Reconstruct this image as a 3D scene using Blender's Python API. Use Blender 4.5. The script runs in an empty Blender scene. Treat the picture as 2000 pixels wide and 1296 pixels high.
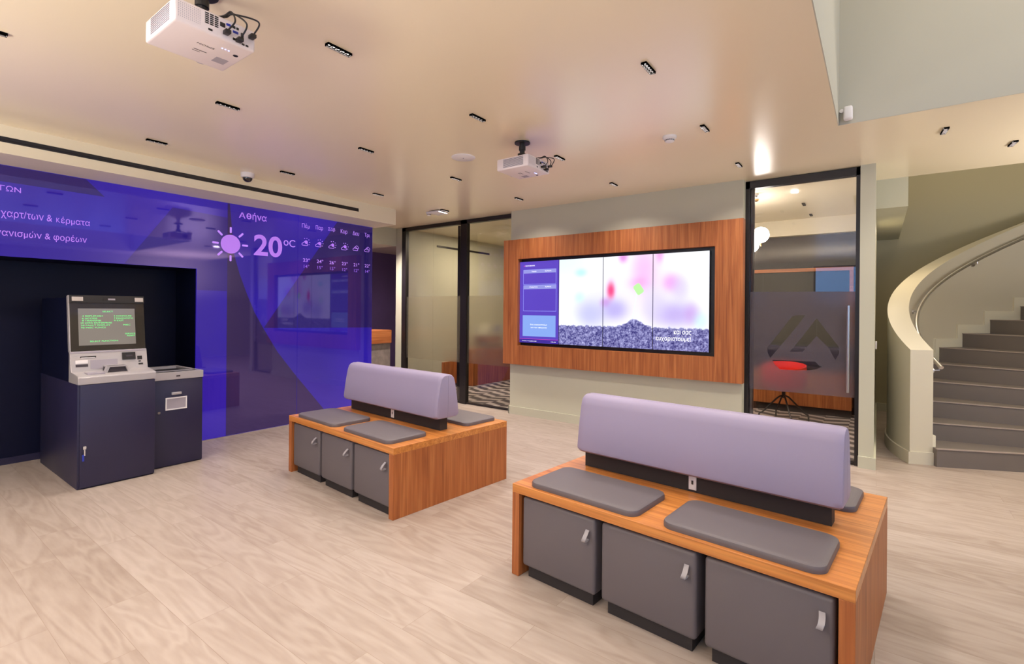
import bpy, bmesh, math, random
import numpy as np
from mathutils import Vector, Matrix, noise as mnoise
PI = math.pi
C = bpy.context.scene.collection

# ------------------------------------------------------------------ camera
f, yaw, roll, cy0 = 972.125, .633595, .0084678, 606.042
F = Vector((math.cos(yaw), math.sin(yaw), 0)); R0 = Vector((math.sin(yaw), -math.cos(yaw), 0)); U0 = Vector((0, 0, 1))
R2 = R0*math.cos(roll) + U0*math.sin(roll); U2 = -R0*math.sin(roll) + U0*math.cos(roll)
cd = bpy.data.cameras.new('camera'); cam = bpy.data.objects.new('camera', cd); C.objects.link(cam)
cam.matrix_world = Matrix(((R2.x, U2.x, -F.x, 0), (R2.y, U2.y, -F.y, 0), (R2.z, U2.z, -F.z, 1.4), (0, 0, 0, 1)))
cd.sensor_fit = 'HORIZONTAL'; cd.sensor_width = 36; cd.lens = 36*f/2000
cd.shift_y = (cy0-648)/2000; cd.clip_start = .02
bpy.context.scene.camera = cam
sc = bpy.context.scene
sc.view_settings.view_transform = 'Standard'; sc.view_settings.look = 'None'
sc.view_settings.gamma = 1; sc.view_settings.use_curve_mapping = False
sc.view_settings.exposure = 0.42

# ------------------------------------------------------------------ world: blue dusk outside the windows
w = bpy.data.worlds.new('dusk'); sc.world = w; w.use_nodes = True
bg = w.node_tree.nodes['Background']; bg.inputs[0].default_value = (.24, .52, 1.0, 1); bg.inputs[1].default_value = 3.2

def area(name, loc, sx, sy, power, col=(1, .9, .8), rot=(0, 0, 0), spread=None):
    l = bpy.data.lights.new(name, 'AREA'); l.shape = 'RECTANGLE'; l.size = sx; l.size_y = sy
    l.energy = power; l.color = col
    if spread: l.spread = spread
    o = bpy.data.objects.new(name, l); C.objects.link(o); o.location = loc; o.rotation_euler = rot
    return o
WARM = (1, .90, .83)
# added upward fill lights out of view, put in to lift the ceiling
for ul, pw in (((-1.5, 3.3, 1.5), 72), ((-1.5, .7, 1.5), 78), ((5.4, -2.7, 1.6), 85)): area('ceiling_fill', ul, 1.0, 1.0, pw, WARM, rot=(PI, 0, 0))
# upper floor lights shining down the double height void, lamps of the corridor and offices, unseen fills at stair and counter
area('void_lamp', (2.4, -1.26, 5.35), 2.6, .10, 40, (1, .90, .82))
area('void_lamp', (2.4, -2.2, 5.35), 2.4, 1.0, 44, (1, .92, .82))
area('stair_fill', (8.3, -.75, 5.2), .8, .6, 15, (1, .85, .66))  # unseen added light on the stair wall and parapet top
area('counter_fill', (5.0, 6.1, 2.73), .3, .06, 30, (1, .88, .8), spread=math.radians(110))  # added to brighten the counter front, no fitting there
area('corridor_lamp', (7.3, -.11, 2.40), .5, .08, 4, (1, .8, .55))
area('office_lamp', (6.9, 2.2, 2.73), .9, .6, 20, (1, .80, .58))
area('office_lamp', (6.9, 5.3, 2.73), .9, .6, 34, (1, .84, .60))
area('counter_fill', (4.9, 8.4, 2.43), 1.2, .3, 40, (1, .8, .75))

# ------------------------------------------------------------------ materials
def newmat(name):
    m = bpy.data.materials.new(name); m.use_nodes = True
    return m, m.node_tree.nodes, m.node_tree.links, m.node_tree.nodes['Principled BSDF']
def pm(name, col, rough=.5, metal=0, spec=.5, emit=None, es=0, coat=0, bump=0, bscale=200, ior=None, vary=0, vscale=3):
    m, n, l, b = newmat(name)
    b.inputs['Base Color'].default_value = (*col, 1); b.inputs['Roughness'].default_value = rough
    b.inputs['Metallic'].default_value = metal; b.inputs['Specular IOR Level'].default_value = spec
    if ior: b.inputs['IOR'].default_value = ior
    if coat: b.inputs['Coat Weight'].default_value = coat; b.inputs['Coat Roughness'].default_value = .05
    if emit: b.inputs['Emission Color'].default_value = (*emit, 1); b.inputs['Emission Strength'].default_value = es
    tc = n.new('ShaderNodeTexCoord')
    if vary:
        nz = n.new('ShaderNodeTexNoise'); nz.inputs['Scale'].default_value = vscale; l.new(tc.outputs['Object'], nz.inputs['Vector'])
        mx = n.new('ShaderNodeMix'); mx.data_type = 'RGBA'
        mx.inputs[6].default_value = (*[c*(1-vary) for c in col], 1); mx.inputs[7].default_value = (*[min(1, c*(1+vary)) for c in col], 1)
        l.new(nz.outputs[0], mx.inputs[0]); l.new(mx.outputs[2], b.inputs['Base Color'])
    if bump:
        nz = n.new('ShaderNodeTexNoise'); nz.inputs['Scale'].default_value = bscale; nz.inputs['Detail'].default_value = 4
        l.new(tc.outputs['Object'], nz.inputs['Vector'])
        bp = n.new('ShaderNodeBump'); bp.inputs['Strength'].default_value = bump; bp.inputs['Distance'].default_value = .002
        l.new(nz.outputs[0], bp.inputs['Height']); l.new(bp.outputs[0], b.inputs['Normal'])
    return m
def wood(name, axis, c0, c1, c2, rough=.5, scale=1.0):
    """grain runs along axis (object space)"""
    m, n, l, b = newmat(name); b.inputs['Roughness'].default_value = rough
    tc = n.new('ShaderNodeTexCoord'); mp = n.new('ShaderNodeMapping')
    s = [22*scale]*3; s['XYZ'.index(axis)] = .9*scale; mp.inputs['Scale'].default_value = s
    l.new(tc.outputs['Object'], mp.inputs['Vector'])
    n1 = n.new('ShaderNodeTexNoise'); n1.inputs['Scale'].default_value = 1.1; n1.inputs['Detail'].default_value = 5; n1.inputs['Distortion'].default_value = 1.2
    l.new(mp.outputs[0], n1.inputs['Vector'])
    mp2 = n.new('ShaderNodeMapping'); s2 = [95*scale]*3; s2['XYZ'.index(axis)] = 2.5*scale; mp2.inputs['Scale'].default_value = s2
    l.new(tc.outputs['Object'], mp2.inputs['Vector'])
    n2 = n.new('ShaderNodeTexNoise'); n2.inputs['Scale'].default_value = 1; n2.inputs['Detail'].default_value = 3
    l.new(mp2.outputs[0], n2.inputs['Vector'])
    r1 = n.new('ShaderNodeValToRGB'); e = r1.color_ramp.elements
    e[0].position = .3; e[0].color = (*c0, 1); e[1].position = .72; e[1].color = (*c2, 1); k = r1.color_ramp.elements.new(.5); k.color = (*c1, 1)
    l.new(n1.outputs[0], r1.inputs[0])
    r2 = n.new('ShaderNodeValToRGB'); r2.color_ramp.elements[0].position = .35; r2.color_ramp.elements[0].color = (.62, .55, .5, 1)
    r2.color_ramp.elements[1].position = .6; r2.color_ramp.elements[1].color = (1, 1, 1, 1)
    l.new(n2.outputs[0], r2.inputs[0])
    mx = n.new('ShaderNodeMix'); mx.data_type = 'RGBA'; mx.blend_type = 'MULTIPLY'; mx.inputs[0].default_value = .55
    l.new(r1.outputs[0], mx.inputs[6]); l.new(r2.outputs[0], mx.inputs[7]); l.new(mx.outputs[2], b.inputs['Base Color'])
    return m
WC = ((.30, .084, .020), (.41, .128, .033), (.52, .19, .055))
M = {}
for ax in 'XYZ': M['wood'+ax] = wood('cherry_'+ax, ax, *WC)
M['woodTopY'] = wood('cherry_top', 'Y', (.46, .16, .035), (.60, .23, .055), (.72, .31, .08), rough=.3)
M['wall'] = pm('wall_paint', (.55, .545, .425), .55, bump=.05, bscale=90)
M['wallg'] = pm('dim_wall_paint', (.47, .43, .28), .5, bump=.05, bscale=90)  # cream wall paint, colour darkened for the weaker light by the stair
M['voidw'] = pm('void_paint', (.48, .465, .395), .6)
M['para'] = pm('parapet_paint', (.60, .56, .45), .45)
M['ceil'] = pm('ceiling_paint', (.90, .80, .60), .26, ior=2.05)
M['bulk'] = pm('bulkhead_paint', (.80, .73, .55), .5)
M['black'] = pm('black_metal', (.012, .009, .010), .35)
M['blackp'] = pm('black_plastic', (.015, .013, .014), .45)
M['steel'] = pm('brushed_steel', (.62, .60, .60), .28, metal=1)
M['chrome'] = pm('chrome', (.8, .8, .8), .12, metal=1)
M['silver'] = pm('silver_paint', (.50, .47, .48), .38, metal=.35)
M['navy'] = pm('navy_panel', (.020, .017, .054), .40, vary=.1)
M['navyd'] = pm('alcove_lining', (.003, .004, .022), .45, spec=.22)
M['white'] = pm('white_plastic', (.78, .75, .76), .4)
M['white2'] = pm('projector_shell', (.80, .72, .73), .45)
M['pgrey'] = pm('projector_grille', (.36, .33, .38), .5)
M['leather'] = pm('grey_leather', (.125, .108, .118), .5, bump=.12, bscale=350)
M['lavender'] = pm('lavender_upholstery', (.32, .28, .42), .5, bump=.05, bscale=250)
M['plinth'] = pm('charcoal_plinth', (.022, .018, .020), .6)
M['strap'] = pm('grey_strap', (.34, .32, .34), .45)
M['skirt'] = pm('skirting_paint', (.72, .69, .56), .5)
M['step'] = pm('step_tile', (.16, .137, .125), .5, vary=.08)
M['nosing'] = pm('step_nosing', (.36, .30, .27), .4)
M['red'] = pm('red_shell', (.75, .03, .02), .4, emit=(.75, .03, .02), es=0)
M['brass'] = pm('brass', (.55, .30, .12), .3, metal=1)
M['stone'] = pm('counter_stone', (.22, .18, .16), .5, vary=.45, vscale=14)
M['dark_wall'] = pm('dark_wall', (.16, .11, .30), .5, vary=.3, vscale=1.2)
M['darkpan'] = pm('dark_panel', (.026, .023, .032), .6, spec=.3)
M['screen_off'] = pm('screen_off', (.012, .009, .010), .5, spec=.3)
M['vent'] = pm('vent_dark', (.16, .15, .19), .6)
M['globe'] = pm('opal_globe', (1, 1, 1), .3, emit=(1, .93, .85), es=18)
M['baffle'] = pm('light_baffle', (.0012, .001, .001), .9, spec=.02)
M['led'] = pm('led', (1, 1, 1), .3, emit=(1, .92, .86), es=14)
M['ledblue'] = pm('status_led', (.3, .4, 1), .3, emit=(.25, .35, 1), es=5)
M['lamp_glass'] = pm('lamp_lens', (.5, .45, .42), .15, emit=(1, .85, .75), es=.03)
M['text_proj'] = pm('projected_text', (.25, .12, .4), .4, emit=(.31, .125, .60), es=.8)
M['text_dim'] = pm('projected_dim_text', (.15, .08, .3), .4, emit=(.17, .06, .48), es=.85)
M['text_lilac'] = pm('projected_lilac', (.3, .15, .5), .4, emit=(.36, .17, .70), es=.8)
M['print'] = pm('dark_print', (.05, .04, .05), .6)
M['green_text'] = pm('green_text', (.05, .3, .08), .5, emit=(.16, .95, .26), es=.75)
M['greytint'] = pm('atm_screen', (.02, .018, .016), .04, emit=(.20, .17, .15), es=.75, ior=1.9)
M['glossblack'] = pm('atm_bezel', (.016, .010, .009), .06, ior=1.7)
M['yellow'] = pm('yellow_port', (.6, .5, .05), .4)
M['bluep'] = pm('blue_port', (.02, .04, .4), .4)

def blue_glass(name, em, es, base=(.012, .006, .06), metal=0):
    m, n, l, b = newmat(name)
    b.inputs['Base Color'].default_value = (*base, 1); b.inputs['Roughness'].default_value = .035; b.inputs['IOR'].default_value = 2.0
    b.inputs['Specular Tint'].default_value = (.62, .50, 1, 1)
    b.inputs['Emission Color'].default_value = (*em, 1)
    tc = n.new('ShaderNodeTexCoord'); nz = n.new('ShaderNodeTexNoise'); nz.inputs['Scale'].default_value = .9; nz.inputs['Detail'].default_value = 1
    l.new(tc.outputs['Object'], nz.inputs['Vector'])
    mr = n.new('ShaderNodeMapRange'); mr.inputs[1].default_value = .3; mr.inputs[2].default_value = .7; mr.inputs[3].default_value = es*.8; mr.inputs[4].default_value = es*1.2
    l.new(nz.outputs[0], mr.inputs[0]); l.new(mr.outputs[0], b.inputs['Emission Strength'])
    return m
M['bg_vivid'] = blue_glass('projection_vivid', (.013, .006, .205), 1.0)
M['bg_mid'] = blue_glass('projection_mid', (.009, .005, .10), 1.0)
M['bg_dim'] = blue_glass('projection_dim', (.010, .006, .035), .9, (.02, .012, .05))
M['bg_dark'] = blue_glass('projection_dark', (.010, .006, .060), .9)

def schlick(n, l):
    g = n.new('ShaderNodeNewGeometry'); d = n.new('ShaderNodeVectorMath'); d.operation = 'DOT_PRODUCT'
    l.new(g.outputs['Incoming'], d.inputs[0]); l.new(g.outputs['Normal'], d.inputs[1])
    def mt(op, a, bb=None):
        x = n.new('ShaderNodeMath'); x.operation = op
        if isinstance(a, (int, float)): x.inputs[0].default_value = a
        else: l.new(a, x.inputs[0])
        if bb is not None:
            if isinstance(bb, (int, float)): x.inputs[1].default_value = bb
            else: l.new(bb, x.inputs[1])
        return x.outputs[0]
    c = mt('ABSOLUTE', d.outputs['Value']); o = mt('SUBTRACT', 1.0, c); p = mt('POWER', o, 5.0)
    return mt('ADD', mt('MULTIPLY', p, .93), .055)
def clear_glass(name, tint=(.93, .92, .93)):
    m, n, l, b = newmat(name); n.remove(b)
    t = n.new('ShaderNodeBsdfTransparent'); t.inputs[0].default_value = (*tint, 1)
    g = n.new('ShaderNodeBsdfGlossy'); g.inputs['Roughness'].default_value = 0.0
    mx = n.new('ShaderNodeMixShader'); l.new(schlick(n, l), mx.inputs[0]); l.new(t.outputs[0], mx.inputs[1]); l.new(g.outputs[0], mx.inputs[2])
    l.new(mx.outputs[0], n['Material Output'].inputs[0])
    return m
M['glass'] = clear_glass('clear_glass')
def frosted(name, tint, diff, k):
    m, n, l, b = newmat(name); n.remove(b)
    r = n.new('ShaderNodeBsdfRefraction'); r.inputs[0].default_value = (*tint, 1); r.inputs['Roughness'].default_value = .24; r.inputs['IOR'].default_value = 1.25
    d = n.new('ShaderNodeBsdfDiffuse'); d.inputs[0].default_value = (*diff, 1)
    t = n.new('ShaderNodeBsdfTransparent'); t.inputs[0].default_value = (*tint, 1)
    mx0 = n.new('ShaderNodeMixShader'); mx0.inputs[0].default_value = .12; l.new(r.outputs[0], mx0.inputs[1]); l.new(t.outputs[0], mx0.inputs[2])
    mx = n.new('ShaderNodeMixShader'); mx.inputs[0].default_value = k
    l.new(mx0.outputs[0], mx.inputs[1]); l.new(d.outputs[0], mx.inputs[2]); l.new(mx.outputs[0], n['Material Output'].inputs[0])
    return m
M['frost'] = frosted('frosted_film', (.85, .83, .86), (.30, .27, .31), .22)
M['frost2'] = frosted('frosted_film_light', (.93, .91, .88), (.5, .46, .38), .07)

def floor_mat():
    m, n, l, b = newmat('pale_oak_planks'); b.inputs['Roughness'].default_value = .42; b.inputs['Specular IOR Level'].default_value = .4
    tc = n.new('ShaderNodeTexCoord'); mp = n.new('ShaderNodeMapping'); mp.inputs['Rotation'].default_value = (0, 0, PI/2)
    l.new(tc.outputs['Object'], mp.inputs['Vector'])
    bk = n.new('ShaderNodeTexBrick'); bk.offset = .37; bk.inputs['Scale'].default_value = 1; bk.inputs['Brick Width'].default_value = 1.22; bk.inputs['Row Height'].default_value = .185
    bk.inputs['Mortar Size'].default_value = .0009; bk.inputs['Color1'].default_value = (0, 0, 0, 1); bk.inputs['Color2'].default_value = (1, 1, 1, 1); bk.inputs['Mortar'].default_value = (.3, .3, .3, 1)
    l.new(mp.outputs[0], bk.inputs['Vector'])
    # per plank offset of the grain
    vm = n.new('ShaderNodeVectorMath'); vm.operation = 'MULTIPLY_ADD'; vm.inputs[1].default_value = (1, .16, 1)
    l.new(tc.outputs['Object'], vm.inputs[0]); sv = n.new('ShaderNodeVectorMath'); sv.operation = 'SCALE'; sv.inputs['Scale'].default_value = 13
    l.new(bk.outputs['Color'], sv.inputs[0]); l.new(sv.outputs[0], vm.inputs[2])
    n1 = n.new('ShaderNodeTexNoise'); n1.inputs['Scale'].default_value = 6.5; n1.inputs['Detail'].default_value = 2.5; n1.inputs['Distortion'].default_value = .6
    l.new(vm.outputs[0], n1.inputs['Vector'])
    sn = n.new('ShaderNodeMath'); sn.operation = 'MULTIPLY'; sn.inputs[1].default_value = 42; l.new(n1.outputs[0], sn.inputs[0])
    si = n.new('ShaderNodeMath'); si.operation = 'SINE'; l.new(sn.outputs[0], si.inputs[0])
    n2 = n.new('ShaderNodeTexNoise'); n2.inputs['Scale'].default_value = 40; n2.inputs['Detail'].default_value = 4; l.new(vm.outputs[0], n2.inputs['Vector'])
    n3 = n.new('ShaderNodeTexNoise'); n3.inputs['Scale'].default_value = 1.7; n3.inputs['Detail'].default_value = 3; l.new(vm.outputs[0], n3.inputs['Vector'])
    def mul(a, k, c):
        x = n.new('ShaderNodeMath'); x.operation = 'MULTIPLY_ADD'; l.new(a, x.inputs[0]); x.inputs[1].default_value = k
        if isinstance(c, (int, float)): x.inputs[2].default_value = c
        else: l.new(c, x.inputs[2])
        return x.outputs[0]
    v = mul(si.outputs[0], .085, .10); v = mul(n2.outputs[0], .34, v); v = mul(n3.outputs[0], .40, v); v = mul(bk.outputs['Color'], .16, v)
    r = n.new('ShaderNodeValToRGB'); e = r.color_ramp.elements; e[0].position = .22; e[0].color = (.255, .192, .153, 1); e[1].position = .85; e[1].color = (.445, .38, .335, 1)
    k = e.new(.52); k.color = (.36, .295, .25, 1)
    l.new(v, r.inputs[0])
    mx = n.new('ShaderNodeMix'); mx.data_type = 'RGBA'; mx.blend_type = 'MULTIPLY'; mx.inputs[7].default_value = (.72, .66, .6, 1)
    l.new(bk.outputs['Fac'], mx.inputs[0]); l.new(r.outputs[0], mx.inputs[6]); l.new(mx.outputs[2], b.inputs['Base Color'])
    return m
M['floor'] = floor_mat()
def carpet_mat():
    m, n, l, b = newmat('striped_carpet'); b.inputs['Roughness'].default_value = .95
    tc = n.new('ShaderNodeTexCoord'); sx = n.new('ShaderNodeSeparateXYZ'); l.new(tc.outputs['Object'], sx.inputs[0])
    def mt(op, a, bb=0.0):
        x = n.new('ShaderNodeMath'); x.operation = op
        for i, q in enumerate((a, bb)):
            if isinstance(q, (int, float)): x.inputs[i].default_value = q
            else: l.new(q, x.inputs[i])
        return x.outputs[0]
    xs = mt('MULTIPLY', sx.outputs[1], 3.6); cell = mt('FLOOR', xs); fr = mt('SUBTRACT', xs, cell)
    par = mt('MULTIPLY', mt('FRACT', mt('MULTIPLY', cell, .5)), 2.0)
    z = mt('SUBTRACT', mt('MULTIPLY', par, 2.0), 1.0)
    sh = mt('MULTIPLY', mt('MULTIPLY', fr, z), .10)
    nz = n.new('ShaderNodeTexNoise'); nz.inputs['Scale'].default_value = 2; l.new(tc.outputs['Object'], nz.inputs['Vector'])
    ph = mt('MULTIPLY', mt('ADD', mt('ADD', sx.outputs[0], sh), mt('MULTIPLY', mt('ADD', nz.outputs[0], mt('MULTIPLY', cell, .37)), .13)), 27.0)
    s = mt('SINE', ph)
    r = n.new('ShaderNodeValToRGB'); r.color_ramp.interpolation = 'CONSTANT'; e = r.color_ramp.elements
    e[0].color = (.045, .036, .036, 1); e[1].position = .4; e[1].color = (.15, .125, .12, 1); k = e.new(.62); k.color = (.42, .37, .35, 1)
    l.new(mt('MULTIPLY_ADD', s, .5), r.inputs[0])
    n.active = None
    for nd in n:
        if nd.type == 'MATH' and nd.operation == 'MULTIPLY_ADD': nd.inputs[2].default_value = .5
    l.new(r.outputs[0], b.inputs['Base Color'])
    return m
M['carpet'] = carpet_mat()

# ------------------------------------------------------------------ mesh helpers
def bx(bm, x0, x1, y0, y1, z0, z1, mat=None, bevel=0, seg=2, mi=0):
    vs = [bm.verts.new(p) for p in ((x0,y0,z0),(x1,y0,z0),(x1,y1,z0),(x0,y1,z0),(x0,y0,z1),(x1,y0,z1),(x1,y1,z1),(x0,y1,z1))]
    fs = [bm.faces.new([vs[i] for i in q]) for q in ((3,2,1,0),(4,5,6,7),(0,1,5,4),(1,2,6,5),(2,3,7,6),(3,0,4,7))]
    for q in fs: q.material_index = mi
    if bevel:
        es = {e for v in vs for e in v.link_edges}
        r = bmesh.ops.bevel(bm, geom=list(es), offset=bevel, segments=seg, profile=.5, affect='EDGES', clamp_overlap=True)
        for q in r['faces']: q.material_index = mi
    if mat is not None:
        vv = {v for v in bm.verts if v.is_valid and v in set(vs)} if not bevel else None
        for v in (vv if vv is not None else []): v.co = mat @ v.co
    return fs
def prism(bm, pts, axis, a, b):
    """polygon pts (2D) extruded along axis from a to b"""
    def P(p, t):
        return (t, p[0], p[1]) if axis == 'X' else (p[0], t, p[1]) if axis == 'Y' else (p[0], p[1], t)
    A = [bm.verts.new(P(p, a)) for p in pts]; B = [bm.verts.new(P(p, b)) for p in pts]
    n = len(pts)
    bm.faces.new(A[::-1]); bm.faces.new(B)
    for i in range(n): bm.faces.new((A[i], A[(i+1) % n], B[(i+1) % n], B[i]))
def cyl(bm, c, r, h, axis='Z', seg=24, r2=None):
    """cylinder whose base centre is c, along axis"""
    r2 = r if r2 is None else r2
    rot = {'Z': Matrix(), 'X': Matrix.Rotation(PI/2, 4, 'Y'), 'Y': Matrix.Rotation(-PI/2, 4, 'X')}[axis]
    bmesh.ops.create_cone(bm, cap_ends=True, segments=seg, radius1=r, radius2=r2, depth=h,
                          matrix=Matrix.Translation(c) @ rot @ Matrix.Translation((0, 0, h/2)))
def lathe(bm, prof, c=(0, 0, 0), seg=32):
    rows = []
    for r, z in prof:
        rows.append([bm.verts.new((c[0]+r*math.cos(2*PI*i/seg), c[1]+r*math.sin(2*PI*i/seg), c[2]+z)) for i in range(seg)])
    for a, b in zip(rows, rows[1:]):
        for i in range(seg): bm.faces.new((a[i], a[(i+1) % seg], b[(i+1) % seg], b[i]))
    bm.faces.new(rows[0][::-1]); bm.faces.new(rows[-1])
def tube(bm, pts, r, seg=10, closed=False):
    pts = [Vector(p) for p in pts]; n = len(pts); rings = []
    up = Vector((0, 0, 1)); prev = None
    for i, p in enumerate(pts):
        if closed: t = (pts[(i+1) % n]-pts[i-1])
        else: t = (pts[min(i+1, n-1)]-pts[max(i-1, 0)])
        t.normalize()
        if prev is None:
            s = t.cross(up) if abs(t.z) < .95 else t.cross(Vector((1, 0, 0)))
        else:
            s = prev - t*prev.dot(t)
        s.normalize(); prev = s; q = t.cross(s)
        rr = r[i] if isinstance(r, (list, tuple)) else r
        rings.append([bm.verts.new(p+s*rr*math.cos(2*PI*k/seg)+q*rr*math.sin(2*PI*k/seg)) for k in range(seg)])
    for i in range(n if closed else n-1):
        a, b = rings[i], rings[(i+1) % n]
        for k in range(seg): bm.faces.new((a[k], a[(k+1) % seg], b[(k+1) % seg], b[k]))
    if not closed: bm.faces.new(rings[0][::-1]); bm.faces.new(rings[-1])
def smooth_pts(pts, k=8):
    P = [Vector(p) for p in pts]; P = [P[0]*2-P[1]]+P+[P[-1]*2-P[-2]]; out = []
    for i in range(1, len(P)-2):
        for j in range(k):
            t = j/k; a, b, c, d = P[i-1:i+3]
            out.append(.5*((2*b)+(c-a)*t+(2*a-5*b+4*c-d)*t*t+(3*b-a-3*c+d)*t**3))
    out.append(P[-2]); return out
def obj(name, bm, m, parent=None, smooth=False, kind=None, label=None, loc=None, rotz=None):
    bmesh.ops.recalc_face_normals(bm, faces=bm.faces)
    me = bpy.data.meshes.new(name); bm.to_mesh(me); bm.free()
    for q in (m if isinstance(m, (list, tuple)) else [m]): me.materials.append(M[q])
    if smooth:
        for p in me.polygons: p.use_smooth = True
        try: me.set_sharp_from_angle(angle=math.radians(40))
        except Exception: pass
    o = bpy.data.objects.new(name, me); C.objects.link(o)
    if parent: o.parent = parent
    if kind: o['kind'] = kind
    if label: o['label'] = label
    if loc: o.location = loc
    if rotz is not None: o.rotation_euler = (0, 0, rotz)
    return o
def box(name, b, m, parent=None, bevel=0, kind=None, label=None, seg=2):
    bm = bmesh.new(); bx(bm, *b, bevel=bevel, seg=seg)
    return obj(name, bm, m, parent, smooth=bevel > 0, kind=kind, label=label)
def tag(o, label, cat, group=None):
    o['label'] = label; o['category'] = cat
    if group: o['group'] = group
    return o
def thing(name, label, cat, loc=(0, 0, 0), rotz=0, group=None):
    o = bpy.data.objects.new(name, None); C.objects.link(o); o.location = loc; o.rotation_euler = (0, 0, rotz)
    o.empty_display_size = .1
    return tag(o, label, cat, group)
def dup(root, loc, rotz, label, group=None):
    r = root.copy(); C.objects.link(r); r.location = loc; r.rotation_euler = (0, 0, rotz); r['label'] = label
    if group: r['group'] = group
    for ch in list(root.children):
        c = ch.copy(); C.objects.link(c); c.parent = r
        for g in ch.children:
            d = g.copy(); C.objects.link(d); d.parent = c
    return r
def text(body, m, fit, plane, parent=None, name='lettering', thick=.0012, bold=0.0, align=None, label=None):
    """fit=(u0,u1,v0,v1) in plane (origin,udir,vdir); the ink is scaled to that box"""
    cu = bpy.data.curves.new(name, 'FONT'); cu.body = body; cu.extrude = .001; cu.offset = bold; cu.resolution_u = 6
    if align: cu.align_x = align
    to = bpy.data.objects.new('tmp', cu); C.objects.link(to)
    bpy.context.view_layer.update()
    me = bpy.data.meshes.new_from_object(to.evaluated_get(bpy.context.evaluated_depsgraph_get()))
    bpy.data.objects.remove(to); bpy.data.curves.remove(cu)
    xs = [v.co.x for v in me.vertices]; ys = [v.co.y for v in me.vertices]
    x0, x1, y0, y1 = min(xs), max(xs), min(ys), max(ys)
    O, U, V = [Vector(q) for q in plane]; N = U.cross(V); u0, u1, v0, v1 = fit
    for v in me.vertices:
        a = u0+(v.co.x-x0)/(x1-x0)*(u1-u0); b = v0+(v.co.y-y0)/(y1-y0)*(v1-v0)
        v.co = O+U*a+V*b+N*(thick if v.co.z > 0 else 0)
    me.materials.clear(); me.materials.append(M[m]); me.name = name
    o = bpy.data.objects.new(name, me); C.objects.link(o)
    if parent: o.parent = parent
    if label: o['label'] = label
    return o
def shape(polys, m, plane, parent, name, thick=.001, off=0, label=None):
    """flat shapes (outer loops; later loops inside become holes) on a plane"""
    cu = bpy.data.curves.new(name, 'CURVE'); cu.dimensions = '2D'; cu.fill_mode = 'BOTH'; cu.extrude = .5
    for p in polys:
        s = cu.splines.new('POLY'); s.points.add(len(p)-1); s.use_cyclic_u = True
        for q, (a, b) in zip(s.points, p): q.co = (a, b, 0, 1)
    to = bpy.data.objects.new('tmp', cu); C.objects.link(to); bpy.context.view_layer.update()
    me = bpy.data.meshes.new_from_object(to.evaluated_get(bpy.context.evaluated_depsgraph_get()))
    bpy.data.objects.remove(to); bpy.data.curves.remove(cu)
    O, U, V = [Vector(q) for q in plane]; N = U.cross(V)
    for v in me.vertices: v.co = O+U*v.co.x+V*v.co.y+N*(off+(thick if v.co.z > 0 else 0))
    me.materials.clear(); me.materials.append(M[m]); me.name = name
    o = bpy.data.objects.new(name, me); C.objects.link(o)
    if parent: o.parent = parent
    if label: o['label'] = label
    return o
def circle(cx, cz, r, n=40, rz=None): return [(cx+r*math.cos(2*PI*i/n), cz+(rz or r)*math.sin(2*PI*i/n)) for i in range(n)]

CE = 2.75
# ================================================================== room shell
box('floor', (-4.2, 9.2, -4.2, 10.2, -.1, 0), 'floor', kind='structure')
for i, y in enumerate(((.136, 3.1), (3.2, 6.355))):
    o = box('floor', (5.60, 8.4, y[0], y[1], .0005, .006), 'carpet', kind='structure'); o['label'] = 'striped grey carpet in the %s glazed office' % ('right', 'left')[i]
bm = bmesh.new()
for r in ((-4.2, 9.2, .24, 10.2), (-4.2, .5, -4.2, .24), (4.28, 6.25, -4.2, .24), (.5, 4.28, -4.2, -3.2), (6.25, 9.2, -.235, .24)): bx(bm, *r, CE, CE+.3)
obj('ceiling', bm, 'ceil', kind='structure')
# the double height void and the stair opening above the ceiling
bm = bmesh.new()
bx(bm, .5, 4.38, .235, .34, CE+.001, 5.5); bx(bm, 4.275, 4.38, -3.3, .235, CE+.001, 5.5)
bx(bm, .4, .505, -3.3, .34, CE+.001, 5.5); bx(bm, .4, 4.38, -3.3, -3.195, CE+.001, 5.5)
obj('wall_void', bm, 'voidw', kind='structure')
box('ceiling', (.3, 9.2, -4.3, .5, 5.5, 5.6), 'voidw', kind='structure')
bm = bmesh.new(); bx(bm, 6.15, 6.25, -4.2, -.235, CE+.3, 5.5); bx(bm, 6.15, 9.2, -.235, -.13, CE+.3, 5.5)
obj('wall_stair', bm, 'wallg', kind='structure')
box('wall_back', (8.95, 9.1, -4.2, .02, 0, 5.5), 'wallg', kind='structure')
box('baseboard_back', (8.93, 8.95, -4.2, .02, 0, .11), 'wall', kind='structure')
box('wall_back', (8.4, 8.5, .02, 10.2, 0, CE), 'wall', kind='structure')
# street side and right side, behind and beside the camera: shop windows in plain walls
bm = bmesh.new()
for a, b in ((-4.2, -3.5), (1.36, 2.8), (5.0, 10.2)): bx(bm, -4.1, -4.0, a, b, 0, CE)
bx(bm, -4.1, -4.0, -3.5, 1.36, 2.62, CE); bx(bm, -4.1, -4.0, 2.8, 5.0, 2.62, CE); bx(bm, -4.1, -4.0, -3.5, 1.36, 0, 1.62); bx(bm, -4.1, -4.0, 2.8, 5.0, 0, 1.62)
obj('wall_front', bm, 'wall', kind='structure')
bm = bmesh.new()
for a, b in ((-4.1, -3.4), (.8, 1.6), (4.4, 9.1)): bx(bm, a, b, -4.1, -4.0, 0, CE)
for a, b in ((-3.4, .8), (1.6, 4.4)): bx(bm, a, b, -4.1, -4.0, 2.4, CE); bx(bm, a, b, -4.1, -4.0, 0, 1.3)
bx(bm, 6.25, 9.1, -4.1, -4.0, CE, 5.5)
obj('wall_right', bm, 'wall', kind='structure')
i = 1
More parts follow.
